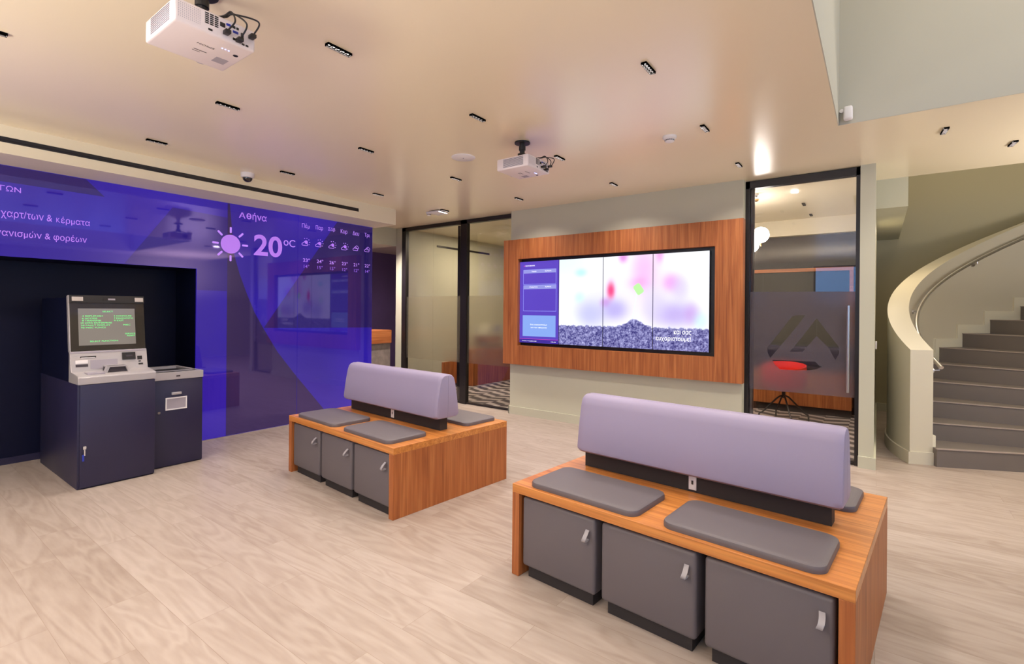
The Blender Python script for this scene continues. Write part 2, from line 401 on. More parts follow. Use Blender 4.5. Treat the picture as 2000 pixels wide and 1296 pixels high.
for (x0, x1, y0, y1, z0, z1) in ((-4.08, -4.02, -3.5, 1.36, 1.62, 2.62), (-4.08, -4.02, 2.8, 5.0, 1.62, 2.62), (-3.4, .8, -4.08, -4.02, 1.3, 2.4), (1.6, 4.4, -4.08, -4.02, 1.3, 2.4)):
    fx = x1-x0 < .1; bm = bmesh.new(); t = .04
    if fx:
        for yy in np.linspace(y0, y1-t, 4 if y1-y0 > 3 else 2): bx(bm, x0, x1, yy, yy+t, z0, z1)
        bx(bm, x0, x1, y0, y1, z0, z0+t); bx(bm, x0, x1, y0, y1, z1-t, z1); g = ((x0+x1)/2-.005, (x0+x1)/2+.005, y0, y1, z0, z1)
    else:
        for xx in np.linspace(x0, x1-t, 4): bx(bm, xx, xx+t, y0, y1, z0, z1)
        bx(bm, x0, x1, y0, y1, z0, z0+t); bx(bm, x0, x1, y0, y1, z1-t, z1); g = (x0, x1, (y0+y1)/2-.005, (y0+y1)/2+.005, z0, z1)
    o = obj('window_%d' % i, bm, 'black', kind='structure'); box('glass_pane', g, 'glass', o); i += 1

# ---- left wall: navy alcove lining, wall core, bulkhead
YB = 5.69
bm = bmesh.new()
bx(bm, 2.22, 4.435, YB+.02, 6.35, 0, 2.55); bx(bm, -4.2, 2.22, YB+.02, 6.35, 1.805, 2.55); bx(bm, -4.2, 2.22, 6.215, 6.35, 0, 1.805)
bx(bm, -4.2, 4.435, YB+.02, 6.35, 2.55, CE)
obj('wall_left', bm, 'navyd', kind='structure')
box('baseboard_left', (-4.2, 2.215, 6.2, 6.215, 0, .06), 'navy', kind='structure')
bm = bmesh.new(); bx(bm, -4.2, 4.485, 5.257, 5.70, 2.665, CE); bx(bm, -4.2, 4.485, 5.257, 5.70, 2.54, 2.622); bx(bm, 3.892, 4.485, 5.257, 5.70, 2.622, 2.665)
bx(bm, -4.2, 3.892, 5.33, 5.70, 2.622, 2.665)
o = obj('trim_1', bm, 'bulk', kind='structure'); o['label'] = 'cream ceiling bulkhead above the blue glass wall'
bm = bmesh.new(); bx(bm, -4.19, 3.891, 5.262, 5.329, 2.6225, 2.6645); bx(bm, -4.19, 3.891, 5.2568, 5.262, 2.639, 2.6445)
t = obj('air_diffuser', bm, 'black'); tag(t, 'long black slot diffuser recessed in the cream bulkhead over the blue wall', 'air diffuser')

# ---- the projected blue glass wall
gw = thing('projection_wall', 'large glossy blue glass wall with projected Greek text and weather forecast', 'video wall', (0, 0, 0))
bm = bmesh.new(); prism(bm, [(-4.0, 1.805), (2.22, 1.805), (2.22, .012), (3.333, .012), (3.333, 2.54), (-4.0, 2.54)], 'Y', YB, YB+.018); obj('glass_panel', bm, 'bg_vivid', gw)
box('glass_panel', (3.337, 4.44, YB, YB+.018, .012, 2.54), 'bg_vivid', gw)
box('floor_channel', (2.22, 4.44, YB-.004, YB+.02, .0, .012), 'steel', gw, label='thin metal channel under the glass')
PB = ((0, YB-.0004, 0), (1, 0, 0), (0, 0, 1))      # normal = U x V = (0,-1,0)
arc = [(2.52, 2.535), (2.542, 2.535), (2.59, 1.992), (2.65, 1.78), (2.73, 1.564), (2.82, 1.35), (2.924, 1.164), (3.09, .89), (3.29, .629), (3.333, .575), (3.333, .015), (2.52, .015)]
shape([arc], 'bg_dim', PB, gw, 'glass_shape', .0008)
shape([[(3.337, .57), (3.695, .133), (3.80, .015), (3.337, .015)]], 'bg_dim', PB, gw, 'glass_shape', .0008)
shape([[(3.337, 1.768), (3.813, 2.441), (3.88, 2.535), (4.438, 2.535), (4.438, 1.147), (3.337, 1.166)]], 'bg_dark', PB, gw, 'glass_shape', .0008)
shape([[(2.924, 1.176), (3.333, 1.762), (3.333, 1.166)]], 'bg_dark', PB, gw, 'glass_shape', .0008)
shape([[(1.997, 2.401), (2.518, 2.379), (2.518, 1.585), (2.222, 1.585), (2.222, 1.809), (1.606, 1.809)]], 'bg_mid', PB, gw, 'glass_shape', .0008)
shape([[(-3.99, 2.535), (1.321, 2.535), (1.453, 2.405), (-3.99, 2.402)]], 'bg_dark', PB, gw, 'glass_shape', .0008)  # darker strip along the top left of the glass
P2 = ((0, YB-.0014, 0), (1, 0, 0), (0, 0, 1))
def T(b, m, x0, x1, z0, z1, bold=.003): return text(b, m, (x0, x1, z0, z1), P2, gw, thick=.0008, bold=bold)
T('ΓΩN', 'text_proj', .783, .904, 2.331, 2.376)
T('χαρτ/των &', 'text_proj', .788, 1.098, 2.108, 2.182); T('K', 'text_proj', 1.124, 1.148, 2.124, 2.163); T('έρματα', 'text_proj', 1.154, 1.351, 2.108, 2.178)
T('γανισμών & φορέων', 'text_proj', .76, 1.33, 1.955, 2.026)
T('Α', 'text_proj', 2.637, 2.709, 2.398, 2.462, .012); T('0', 'text_proj', 2.719, 2.774, 2.397, 2.464, .012); T('ήνα', 'text_proj', 2.786, 2.947, 2.378, 2.478, .012)
shape([[(2.728, 2.4265), (2.765, 2.4265), (2.765, 2.4355), (2.728, 2.4355)]], 'text_proj', P2, gw, 'letter_bar', .0008)
T('20', 'text_proj', 2.803, 3.135, 2.0, 2.242, .022)
T('o', 'text_lilac', 3.153, 3.213, 2.150, 2.215, 0.0); T('C', 'text_lilac', 3.224, 3.298, 2.140, 2.226, 0.0)
for b, x in zip(('Πέμ', 'Παρ', 'Σάβ', 'Kυρ', 'Δευ', 'Τρι'), (3.435, 3.62, 3.795, 3.98, 4.165, 4.357)):
    T(b, 'text_lilac', x-.050, x+.050 if b != 'Τρι' else x+.035, 2.382 if b in ('Πέμ', 'Παρ', 'Kυρ', 'Τρι') else 2.395, 2.450)
for b, c, x in zip(('23°', '24°', '26°', '23°', '21°', '22°'), ('14°', '15°', '15°', '12°', '12°', '14°'), (3.447, 3.633, 3.812, 3.995, 4.178, 4.358)):
    T(b, 'text_lilac', x-.045, x+.045, 1.978, 2.022); T(c, 'text_dim', x-.035, x+.038, 1.902, 1.944)
sun = shape([circle(2.553, 2.097, .102)], 'text_proj', P2, gw, 'sun_symbol', .0008, label='projected sun symbol beside 20 degrees')
for k in range(8):
    a = k*PI/4; c, s = math.cos(a), math.sin(a); r0, r1, hw = .125, .182, .0105
    pts = [(2.553+c*r-s*q, 2.097+s*r+c*q) for r, q in ((r0, -hw), (r1, -hw), (r1+.006, 0), (r1, hw), (r0, hw), (r0-.006, 0))]
    shape([pts], 'text_lilac', P2, sun, 'sun_ray', .0008)
def ring_tube(outer, wd):
    cx = sum(p[0] for p in outer)/len(outer); cz = sum(p[1] for p in outer)/len(outer)
    n = len(outer); inn = []
    for i in range(n):
        a = Vector(outer[i-1]); b = Vector(outer[(i+1) % n]); t = (b-a).normalized(); nn = Vector((-t.y, t.x))
        inn.append((outer[i][0]+nn.x*wd, outer[i][1]+nn.y*wd))
    return [outer, inn]
def cloud(cx, cz, s):
    pts = []
    for (x, z, r, a0, a1) in ((.55, -.15, .32, -90, 65), (.05, .15, .42, 35, 150), (-.5, -.15, .32, 100, 270)):
        for k in range(9):
            a = math.radians(a0+(a1-a0)*k/8); pts.append((cx+s*(x+r*math.cos(a)), cz+s*(z+r*math.sin(a))))
    return pts
for j, (x, z) in enumerate(((3.428, 2.210), (3.612, 2.213), (3.799, 2.214), (3.985, 2.213), (4.165, 2.222), (4.350, 2.224))):
    if j >= 4: back = shape(ring_tube(cloud(x+.014, z+.014, .042), .0055), 'text_lilac', P2, gw, 'cloud_symbol', .0007)
    o = shape(ring_tube(cloud(x-.006, z-.010, .050), .0065), 'text_lilac', P2, gw, 'cloud_symbol', .0008)
    if j < 4:
        shape([circle(x+.014, z+.012, .022, 20)], 'text_proj', P2, o, 'sun_disc', .0008)
        for k in range(5):
            a = math.radians(-35+k*38); shape([circle(x+.014+.047*math.cos(a), z+.012+.047*math.sin(a), .0055, 10)], 'text_lilac', P2, o, 'sun_ray', .0008)

# ---- wall with the screens, door post, partition walls
box('wall_tv', (5.46, 5.64, 1.107, 4.035, 0, CE), 'wall', kind='structure').name = 'wall_far'
bm = bmesh.new(); bx(bm, 5.444, 5.46, 1.10, 4.045, 0, .105); bx(bm, 5.444, 5.64, 4.035, 4.05, 0, .105)
obj('baseboard_far', bm, 'wall', kind='structure')
box('wall_office', (5.53, 8.95, .02, .134, 0, CE), 'wall', kind='structure')
bm = bmesh.new(); bx(bm, 5.53, 8.95, .004, .02, 0, .105); bx(bm, 5.514, 5.53, .004, .137, 0, .105)
obj('baseboard_office', bm, 'wall', kind='structure')
box('wall_office', (5.64, 8.4, 3.1, 3.2, 0, CE), 'wall', kind='structure')
box('wall_office', (5.56, 8.4, 6.36, 6.5, 0, CE), 'wall', kind='structure')
o = box('trim_2', (6.25, 8.95, -.235, .02, 2.46, CE), 'wall', kind='structure'); o['label'] = 'cream downstand beam beside the stair opening'
o = box('trim_3', (4.435, 5.56, 6.5, 9.6, 2.46, CE), 'wall', kind='structure'); o['label'] = 'dropped soffit over the service counter'
o = box('trim_4', (8.22, 8.4, .134, 3.1, 2.52, CE), 'bulk', kind='structure'); o['label'] = 'cream bulkhead at the back of the glazed office'
box('wall_counter', (4.0, 8.4, 9.6, 9.7, 0, CE), 'dark_wall', kind='structure')
box('wall_counter', (3.9, 4.0, 6.35, 9.7, 0, CE), 'dark_wall', kind='structure')

# ---- glass door on the right (door_1)
d = bpy.data.objects.new('door_1', None); C.objects.link(d); d.location = (5.6, .6, 0); d['kind'] = 'structure'
def dloc(b): return (b[0]-5.6, b[1]-5.6, b[2]-.6, b[3]-.6, b[4], b[5])
bm = bmesh.new()
for b in ((5.565, 5.635, 1.065, 1.107, 0, 2.745), (5.565, 5.635, .134, .166, 0, 2.745), (5.565, 5.635, .134, 1.107, 2.672, 2.745), (5.575, 5.625, .134, 1.107, .006, .03), (5.62, 5.635, 1.03, 1.065, 0, 2.672)): bx(bm, *dloc(b))
obj('door_frame', bm, 'black', d)
box('glass_pane', dloc((5.596, 5.604, .166, 1.065, .03, 2.672)), 'glass', d)
PD = ((-.0055, -.6, 0), (0, -1, 0), (0, 0, 1))
def yl(y): return -y   # u coordinate along -Y
film = [[(-1.062, .617), (-1.062, 1.612), (-.168, 1.602), (-.168, .617)],
        [(-.681, 1.364), (-.640, 1.377), (-.566, 1.379), (-.640, 1.265), (-.785, 1.061), (-.871, .942), (-.895, 1.0), (-.898, 1.048), (-.862, 1.098)],
        [(-.473, 1.351), (-.288, 1.079), (-.290, 1.02), (-.318, .957), (-.376, 1.075), (-.472, 1.179), (-.587, 1.022), (-.7, 1.016), (-.61, 1.14)],
        [(-.854, .926), (-.479, .932), (-.444, .891), (-.421, .889), (-.470, .860), (-.538, .846), (-.66, .836), (-.783, .834), (-.828, .88)]]
shape(film, 'frost', PD, d, 'frosted_film', .0005, label='frosted band with a clear triangular bank emblem')
bm = bmesh.new(); tube(bm, [(-.062, -.382, .668), (-.062, -.382, 1.472)], .0135, 16)
for z in (.76, 1.38): cyl(bm, (-.062, -.382, z), .007, .058, 'X', 10)
obj('door_handle', bm, 'steel', d, smooth=True, label='long vertical steel pull handle')

# ---- glazed partition on the left of the screens (window_5)
wd = bpy.data.objects.new('window_5', None); C.objects.link(wd); wd.location = (5.6, 5.2, 0); wd['kind'] = 'structure'
def wl(b): return (b[0]-5.6, b[1]-5.6, b[2]-5.2, b[3]-5.2, b[4], b[5])
bm = bmesh.new()
for b in ((5.565, 5.635, 6.27, 6.36, 0, 2.745), (5.565, 5.635, 4.935, 5.057, 0, 2.745), (5.565, 5.635, 4.035, 6.36, 2.69, 2.745), (5.58, 5.62, 4.035, 6.36, .006, .028), (5.565, 5.635, 4.035, 4.06, 0, 2.745)): bx(bm, *wl(b))
obj('window_frame', bm, 'black', wd)
box('door_stile', wl((5.66, 5.69, 5.16, 5.20, .01, 2.69)), 'black', wd, label='black edge strip of the glass leaf behind')
box('glass_pane', wl((5.596, 5.604, 4.06, 4.935, .028, 2.69)), 'glass', wd)
box('glass_pane', wl((5.596, 5.604, 5.057, 5.662, .028, 2.69)), 'glass', wd)
box('glass_pane', wl((5.596, 5.604, 5.666, 6.27, .028, 2.69)), 'glass', wd)
PW = ((-.0055, -5.2, 0), (0, -1, 0), (0, 0, 1))
shape([[(-4.93, .61), (-4.93, 1.612), (-4.062, 1.612), (-4.062, .61)]], 'frost2', PW, wd, 'frosted_film', .0005)
shape([[(-6.268, .61), (-6.268, 1.612), (-5.06, 1.612), (-5.06, .61)]], 'frost2', PW, wd, 'frosted_film', .0005)

# ================================================================== wooden screen surround and the four displays
XS = 5.36
sr = thing('screen_surround', 'large cherry wood surround framing four screens on the cream wall', 'screen surround', (5.46, 2.6, 0))
bm = bmesh.new()
def rl(b): return (b[0]-5.46, b[1]-5.46, b[2]-2.6, b[3]-2.6, b[4], b[5])
for b in ((XS, 5.459, 1.085, 1.352, .686, 2.342), (XS, 5.459, 3.846, 4.083, .686, 2.342), (XS, 5.459, 1.352, 3.846, 2.083, 2.342), (XS, 5.459, 1.352, 3.846, .686, .938)): bx(bm, *rl(b))
obj('wood_frame', bm, 'woodZ', sr)
box('back_panel', rl((5.445, 5.459, 1.352, 3.846, .938, 2.083)), 'black', sr, label='black recess behind the screens')
# picture content, painted per vertex on each screen
def sstep(a, b, x):
    t = np.clip((x-a)/(b-a), 0, 1); return t*t*(3-2*t)
BL = [((2.45, 1.62), (.36, .50), (.88, .84, .98), .7), ((2.06, 1.75), (.22, .42), (.92, .80, .95), .6), ((1.82, 1.55), (.34, .38), (.82, .78, .96), .6), ((2.75, 1.45), (.34, .22), (.80, .80, .95), .7), ((2.532, 1.644), (.055, .11), (.95, .10, .30), .9), ((2.60, 1.50), (.07, .06), (.72, .32, .72), .65), ((2.13, 1.90), (.15, .26), (.88, .50, .80), .60), ((2.17, 1.72), (.14, .08), (.88, .42, .74), .5),
      ((1.82, 1.72), (.10, .10), (.85, .45, .80), .75), ((1.72, 1.66), (.10, .14), (.72, .62, .90), .6), ((2.93, 1.87), (.08, .05), (.45, .86, .88), .55), ((2.95, 1.57), (.07, .07), (.60, .95, .75), .5),
      ((2.80, 1.36), (.20, .16), (.62, .62, .88), .75), ((2.48, 1.42), (.17, .13), (.58, .52, .84), .8), ((1.78, 1.37), (.26, .14), (.60, .50, .82), .8), ((2.0, 1.45), (.14, .17), (.72, .68, .92), .6),
      ((2.38, 2.03), (.06, .07), (.75, .30, .72), .75), ((1.95, 2.04), (.05, .10), (.80, .40, .75), .7), ((1.60, 1.38), (.08, .12), (.65, .42, .78), .5), ((1.50, 1.30), (.08, .10), (.55, .9, .85), .4), ((2.05, 1.58), (.10, .22), (.80, .75, .95), .5)]
def picture(Y, Z):
    col = np.ones(Y.shape+(3,))*np.array([.93, .95, .99])
    cyan = sstep(1.6, 2.05, Z)*sstep(2.4, 3.2, Y); col = col*(1-cyan[..., None]*.5)+np.array([.72, .90, .99])*cyan[..., None]*.5
    for (c, r, k, a) in BL:
        q = ((Y-c[0])/r[0])**2+((Z-c[1])/r[1])**2; m = (a*np.exp(-1.1*q**1.3))[..., None]; col = col*(1-m)+np.array(k)*m
    # leaf and stem
    ln = np.abs(Y-2.215-.05*((1.60-Z)/.3))
    m = ((ln < .006) & (Z < 1.62) & (Z > 1.30))[..., None]; col = np.where(m, np.array([.85, .90, .95]), col)
    yy, zz = Y-2.192, Z-1.655; cs, sn = math.cos(-.60), math.sin(-.60); a = yy*cs+zz*sn; b = -yy*sn+zz*cs
    q = np.abs(a/.046)**5+np.abs(b/.062)**5
    m = (1-sstep(.8, 1.1, q))[..., None]; col = col*(1-m)+np.array([.62, .93, .50])*m
    # soil
    n1 = np.vectorize(lambda a, b: mnoise.fractal(Vector((a*22, b*22, 3.1)), .8, 2.2, 4))(Y, Z)
    n2 = np.vectorize(lambda a, b: mnoise.noise(Vector((a*75, b*75, 7.7))))(Y, Z)
    edge = 1.222+.085*np.exp(-((Y-2.24)/.13)**2)+.018*n1+.012*n2
    m = sstep(-.004, .006, edge-Z)[..., None]
    v = np.clip(.42+.38*n1+.50*n2, 0.02, 1)[..., None]
    soil = np.array([.07, .06, .28])*(1-v)+np.array([.66, .66, .90])*v
    return (col*(1-m)+soil*m)**1.6
def vmat(name, es):
    m, n, l, b = newmat(name); b.inputs['Base Color'].default_value = (.01, .01, .01, 1); b.inputs['Roughness'].default_value = .12
    a = n.new('ShaderNodeVertexColor'); a.layer_name = 'picture'; l.new(a.outputs[0], b.inputs['Emission Color']); b.inputs['Emission Strength'].default_value = es
    return m
M['picture'] = vmat('screen_picture', .92)
M['panelblue'] = pm('screen_blue', (.01, .01, .01), .12, emit=(.085, .045, .42), es=1.0)
M['panelmid'] = pm('screen_midblue', (.01, .01, .01), .12, emit=(.20, .32, .70), es=1.0)
M['panelhead'] = pm('screen_header', (.01, .01, .01), .12, emit=(.24, .25, .60), es=1.0)
M['panelline'] = pm('screen_line', (.01, .01, .01), .12, emit=(.30, .34, .85), es=1.0)
M['paneldark'] = pm('screen_footer', (.01, .01, .01), .12, emit=(.04, .02, .26), es=1.0)
M['magenta'] = pm('screen_magenta', (.01, .01, .01), .12, emit=(.6, .05, .45), es=1.0)
M['whitetext'] = pm('screen_text', (.01, .01, .01), .12, emit=(.95, .93, 1), es=1.2)
edges = [3.849, 3.242, 2.633, 2.024, 1.415]
labs = ['narrow looking purple queue display at the left end of the screens', 'screen with pale cloudy picture, next to the purple display', 'screen showing the green leaf seedling in soil', 'screen at the right end with Greek thank you text over soil']
for k in range(4):
    ya, yb = edges[k], edges[k+1]; yc = (ya+yb)/2
    t = thing('display_panel', labs[k], 'screen', (5.44, yc, .975), 0, 'screens in the wooden surround')
    bm = bmesh.new(); bx(bm, -.03, .003, yb-yc+.0008, ya-yc-.0008, 0, 1.072); obj('housing', bm, 'black', t)
    y0, y1, z0, z1 = yb+.004, ya-.004, .980, 2.043
    if k == 0:
        box('screen', (-.0312, -.0302, y0-yc, y1-yc, z0-.975, z1-.975), 'panelblue', t)
        PT = ((-.0316, -yc, -.975), (0, -1, 0), (0, 0, 1))
        def rc(a, b, c, e): return [(-a, c), (-b, c), (-b, e), (-a, e)]
        def frame(a, b, c, e, w=.004): return [rc(a, b, c, e), rc(a-w, b+w, c+w, e-w)]
        for nm, mm, pl in (('table_header', 'panelhead', [rc(3.790, 3.284, 1.889, 1.936)]), ('table_header', 'panelhead', [rc(3.789, 3.282, 1.682, 1.733)]),
                           ('table_border', 'panelline', frame(3.790, 3.283, 1.744, 1.937)), ('table_border', 'panelline', frame(3.788, 3.280, 1.394, 1.735)),
                           ('message_box', 'panelmid', [rc(3.795, 3.287, 1.065, 1.339)]), ('footer_bar', 'paneldark', [rc(3.844, 3.247, .982, 1.028)]), ('footer_line', 'magenta', [rc(3.844, 3.247, 1.028, 1.032)])):
            shape(pl, mm, PT, t, nm, .0004)
        PT2 = ((-.0322, -yc, -.975), (0, -1, 0), (0, 0, 1))
        def tt(s, a, b, c, e): text(s, 'whitetext', (-a, -b, c, e), PT2, t, thick=.0003, bold=.001)
        tt('EUROBANK', 3.755, 3.606, 1.981, 1.997); shape([[(-3.785, 1.981), (-3.774, 1.998), (-3.763, 1.981), (-3.770, 1.981), (-3.774, 1.988), (-3.779, 1.981)]], 'magenta', PT2, t, 'emblem', .0003)
        tt('Ταμείο', 3.66, 3.585, 1.903, 1.920); tt('Αριθμός', 3.455, 3.355, 1.903, 1.922)
        tt('Εξυπηρέτηση', 3.69, 3.565, 1.700, 1.717); tt('Αριθμός', 3.45, 3.355, 1.700, 1.717)
        tt('Σας ευχαριστούμε', 3.675, 3.415, 1.207, 1.228); tt('για την υπομονή!', 3.668, 3.42, 1.170, 1.191)
        tt('Τετάρτη 3 Νοεμβρίου 2021', 3.805, 3.575, .996, 1.008); tt('15:44', 3.352, 3.283, .997, 1.009)
    else:
        ny, nz = 122, 214
        ys = np.linspace(y1, y0, ny); zs = np.linspace(z0, z1, nz); YY, ZZ = np.meshgrid(ys, zs)
        colr = picture(YY, ZZ).reshape(-1, 3)
        verts = [(-.0312, y-yc, z-.975) for z in zs for y in ys]
        faces = [(j*ny+i, (j)*ny+i+1, (j+1)*ny+i+1, (j+1)*ny+i) for j in range(nz-1) for i in range(ny-1)]
        me = bpy.data.meshes.new('screen'); me.from_pydata(verts, [], faces)
        at = me.color_attributes.new('picture', 'FLOAT_COLOR', 'POINT')
        at.data.foreach_set('color', np.concatenate([colr, np.ones((len(colr), 1))], 1).astype(np.float32).ravel())
        me.materials.append(M['picture']); o = bpy.data.objects.new('screen', me); C.objects.link(o); o.parent = t
        if k == 3:
            PT2 = ((-.0318, -yc, -.975), (0, -1, 0), (0, 0, 1))
            text('και σας', 'whitetext', (-1.785, -1.600, 1.148, 1.198), PT2, t, thick=.0003, bold=.001)
            text('ευχαριστούμε!', 'whitetext', (-1.985, -1.605, 1.072, 1.135), PT2, t, thick=.0003, bold=.001)

# ================================================================== benches with storage cubes
def rrect(x0, x1, y0, y1, r, n=5):
    out = []
    for cx, cy, a0 in ((x1-r, y1-r, 0), (x0+r, y1-r, 90), (x0+r, y0+r, 180), (x1-r, y0+r, 270)):
        for k in range(n+1):
            a = math.radians(a0+90*k/n); out.append((cx+r*math.cos(a), cy+r*math.sin(a)))
    return out
def cushion(bm, x0, x1, y0, y1, z0, z1, r, b):
    prof = [(0, z0), (-.002, z0+.3*(z1-z0)), (-.001, z0+.55*(z1-z0)), (.25, z0+.82*(z1-z0)), (.7, z1-.08*(z1-z0)), (1.6, z1)]
    rings = []
    for k, z in prof:
        q = b*k
        rings.append([bm.verts.new((x, y, z)) for x, y in rrect(x0+q, x1-q, y0+q, y1-q, max(r-q*.4, .01), 8)])
    n = len(rings[0])
    for a, c in zip(rings, rings[1:]):
        for i in range(n): bm.faces.new((a[i], a[(i+1) % n], c[(i+1) % n], c[i]))
    bm.faces.new(rings[0][::-1]); bm.faces.new(rings[-1])
W, L, H = 1.127, 1.517, .48
BR = -math.radians(5.0)
def bench(loc, label):
    t = thing('bench', label, 'bench', loc, BR, 'double-sided waiting benches')
    bm = bmesh.new(); bx(bm, 0, W, 0, .048, 0, H-.045, bevel=.0015, seg=1); obj('side_panel', bm, 'woodZ', t)
    bm = bmesh.new(); bx(bm, 0, W, L-.048, L, 0, H-.045, bevel=.0015, seg=1); obj('side_panel', bm, 'woodZ', t)
    bm = bmesh.new(); bx(bm, 0, W, 0, L, H-.045, H, bevel=.0015, seg=1); obj('top', bm, 'woodTopY', t)
    box('light_stop_panel', (W/2-.02, W/2+.02, .048, L-.048, 0, H-.045), 'woodY', t)  # unseen divider added to stop light through the open back
    for (x0, x1) in ((.022, .375), (W-.375, W-.022)):
        for (y0, y1) in ((.09, .70), (.815, 1.43)):
            bm = bmesh.new(); cushion(bm, x0, x1, y0, y1, H+.0005, H+.030, .055, .012)
            obj('seat_pad', bm, 'leather', t, smooth=True)
    box('backrest_base', (.527, .600, .148, 1.40, H+.0005, .582), 'plinth', t, label='charcoal plinth under the backrest')
    xm = .5635
    for sgn in (1, -1):
        prof = [(0, .576), (.030, .576), (.095, .578), (.112, .590), (.116, .61), (.098, .74), (.078, .85), (.066, .885), (.045, .903), (.018, .909), (0, .908)]
        pts = [(xm-sgn*(.001+p[0]), p[1]) for p in prof]
        bm = bmesh.new(); ys = [.098, .101, .112, .135] + list(np.linspace(.16, 1.35, 8)) + [1.375, 1.398, 1.409, 1.412]
        ins = [.016, .007, .002, 0] + [0]*8 + [0, .002, .007, .016]
        rings = []
        for y, q in zip(ys, ins):
            rings.append([bm.verts.new((p[0]+(sgn*q if abs(p[0]-xm) > .03 else 0), y, p[1]-(q if p[1] > .8 else 0)+(q if p[1] < .6 else 0))) for p in pts])
        for a, c in zip(rings, rings[1:]):
            for i in range(len(pts)): bm.faces.new((a[i], a[(i+1) % len(pts)], c[(i+1) % len(pts)], c[i]))
        bm.faces.new(rings[0]); bm.faces.new(rings[-1][::-1])
        obj('backrest_cushion', bm, 'lavender', t, smooth=True)
    s = box('power_socket', (.5215, .5275, .733, .773, .492, .567), 'white', t, bevel=.002, label='small white socket plate on the plinth')
    box('socket_slot', (.5205, .5216, .748, .758, .520, .540), 'blackp', s)
    return t
B1, B2 = (2.197, 2.580, 0), (2.013, .052, 0)
bench(B1, 'farther cherry wood bench with lavender backrest, near the blue wall')
bench(B2, 'nearer cherry wood bench with lavender backrest, in the right foreground')
def cube(loc, label):
    t = thing('storage_cube', label, 'storage cube', loc, BR, 'grey cubes stowed under the benches')
    bm = bmesh.new(); bx(bm, 0, .46, -.222, .222, .062, .422, bevel=.016, seg=3)
    obj('body', bm, 'leather', t, smooth=True)
    box('plinth', (.028, .44, -.198, .198, 0, .063), 'plinth', t)
    bm = bmesh.new()   # seam piping round the front face
    P = [(.004, y, z) for y, z in rrect(-.212, .212, .072, .412, .02, 3)]
    tube(bm, P, .0022, 6, closed=True); obj('piping', bm, 'leather', t, smooth=True)
    bm = bmesh.new(); pts = []
    for k in range(15):
        a = PI*k/14; pts.append((-.004-.036*math.sin(a), -.185+.004*math.sin(2*a), .345-.020*math.cos(a)-.016*math.sin(a)))
    for a, c in zip(pts, pts[1:]):
        v = [bm.verts.new(q) for q in ((a[0], a[1]-.010, a[2]), (a[0], a[1]+.010, a[2]), (c[0], c[1]+.010, c[2]), (c[0], c[1]-.010, c[2]))]
        bm.faces.new(v)
    bmesh.ops.remove_doubles(bm, verts=bm.verts, dist=.0001); bmesh.ops.solidify(bm, geom=bm.faces[:], thickness=.003)
    obj('pull_loop', bm, 'strap', t, smooth=True, label='light grey pull loop')
    return t
ca, sa = math.cos(BR), math.sin(BR)
def bl(o, u, v): return (o[0]+u*ca-v*sa, o[1]+u*sa+v*ca, 0)
c0 = None
for o, nm in ((B1, 'farther'), (B2, 'nearer')):
    for v, wh in ((1.235, 'leftmost'), (.7585, 'middle'), (.282, 'rightmost')):
        lb = '%s of the three grey leather cubes under the %s bench' % (wh, nm)
        if c0 is None: c0 = cube(bl(o, .012, v), lb)
        else: dup(c0, bl(o, .012, v), BR, lb)

# ================================================================== cash machine and bin
at = thing('cash_machine', 'dark navy self-service cash machine with green menu screen in the alcove', 'cash machine', (1.35, 5.45, 0))
def al(b): return (b[0]-1.35, b[1]-1.35, b[2]-5.45, b[3]-5.45, b[4], b[5])
def apr(pts): return [(p[0]-5.45, p[1]) for p in pts]
box('cabinet', al((1.10, 1.602, 4.915, 6.05, .0, .803)), 'navy', at, bevel=.003)
dr = box('door', al((1.112, 1.600, 4.895, 4.915, .012, .800)), 'navy', at, bevel=.002)
bm = bmesh.new(); cyl(bm, (1.138-1.35, 4.885-5.45, .322), .012, .012, 'Y', 16); obj('lock', bm, 'chrome', dr, smooth=True)
bm = bmesh.new(); bx(bm, 1.128-1.35, 1.146-1.35, 4.874-5.45, 4.877-5.45, .310, .334); bx(bm, 1.133-1.35, 1.141-1.35, 4.874-5.45, 4.877-5.45, .262, .312); obj('key', bm, 'chrome', dr, label='key left in the door lock')
box('key_tag', al((1.122, 1.134, 4.872, 4.877, .222, .272)), 'bluep', dr, label='blue key tag')
bm = bmesh.new(); prism(bm, apr([(6.05, .803), (5.15, .803), (5.15, 1.04), (5.205, 1.492), (5.24, 1.492), (5.28, 1.475), (6.05, 1.472)]), 'X', 1.104-1.35, 1.598-1.35); obj('housing', bm, 'navyd', at)
# console with sloping silver face and shelf
prof = [(5.15, .803), (4.893, .803), (4.893, .858), (4.905, .868), (5.085, .884), (5.118, 1.045), (5.15, 1.045)]
bm = bmesh.new(); prism(bm, apr(prof), 'X', 1.098-1.35, 1.606-1.35); bmesh.ops.bevel(bm, geom=bm.edges[:], offset=.003, segments=2, affect='EDGES'); con = obj('console', bm, 'silver', at, smooth=True, label='silver console with shelf')
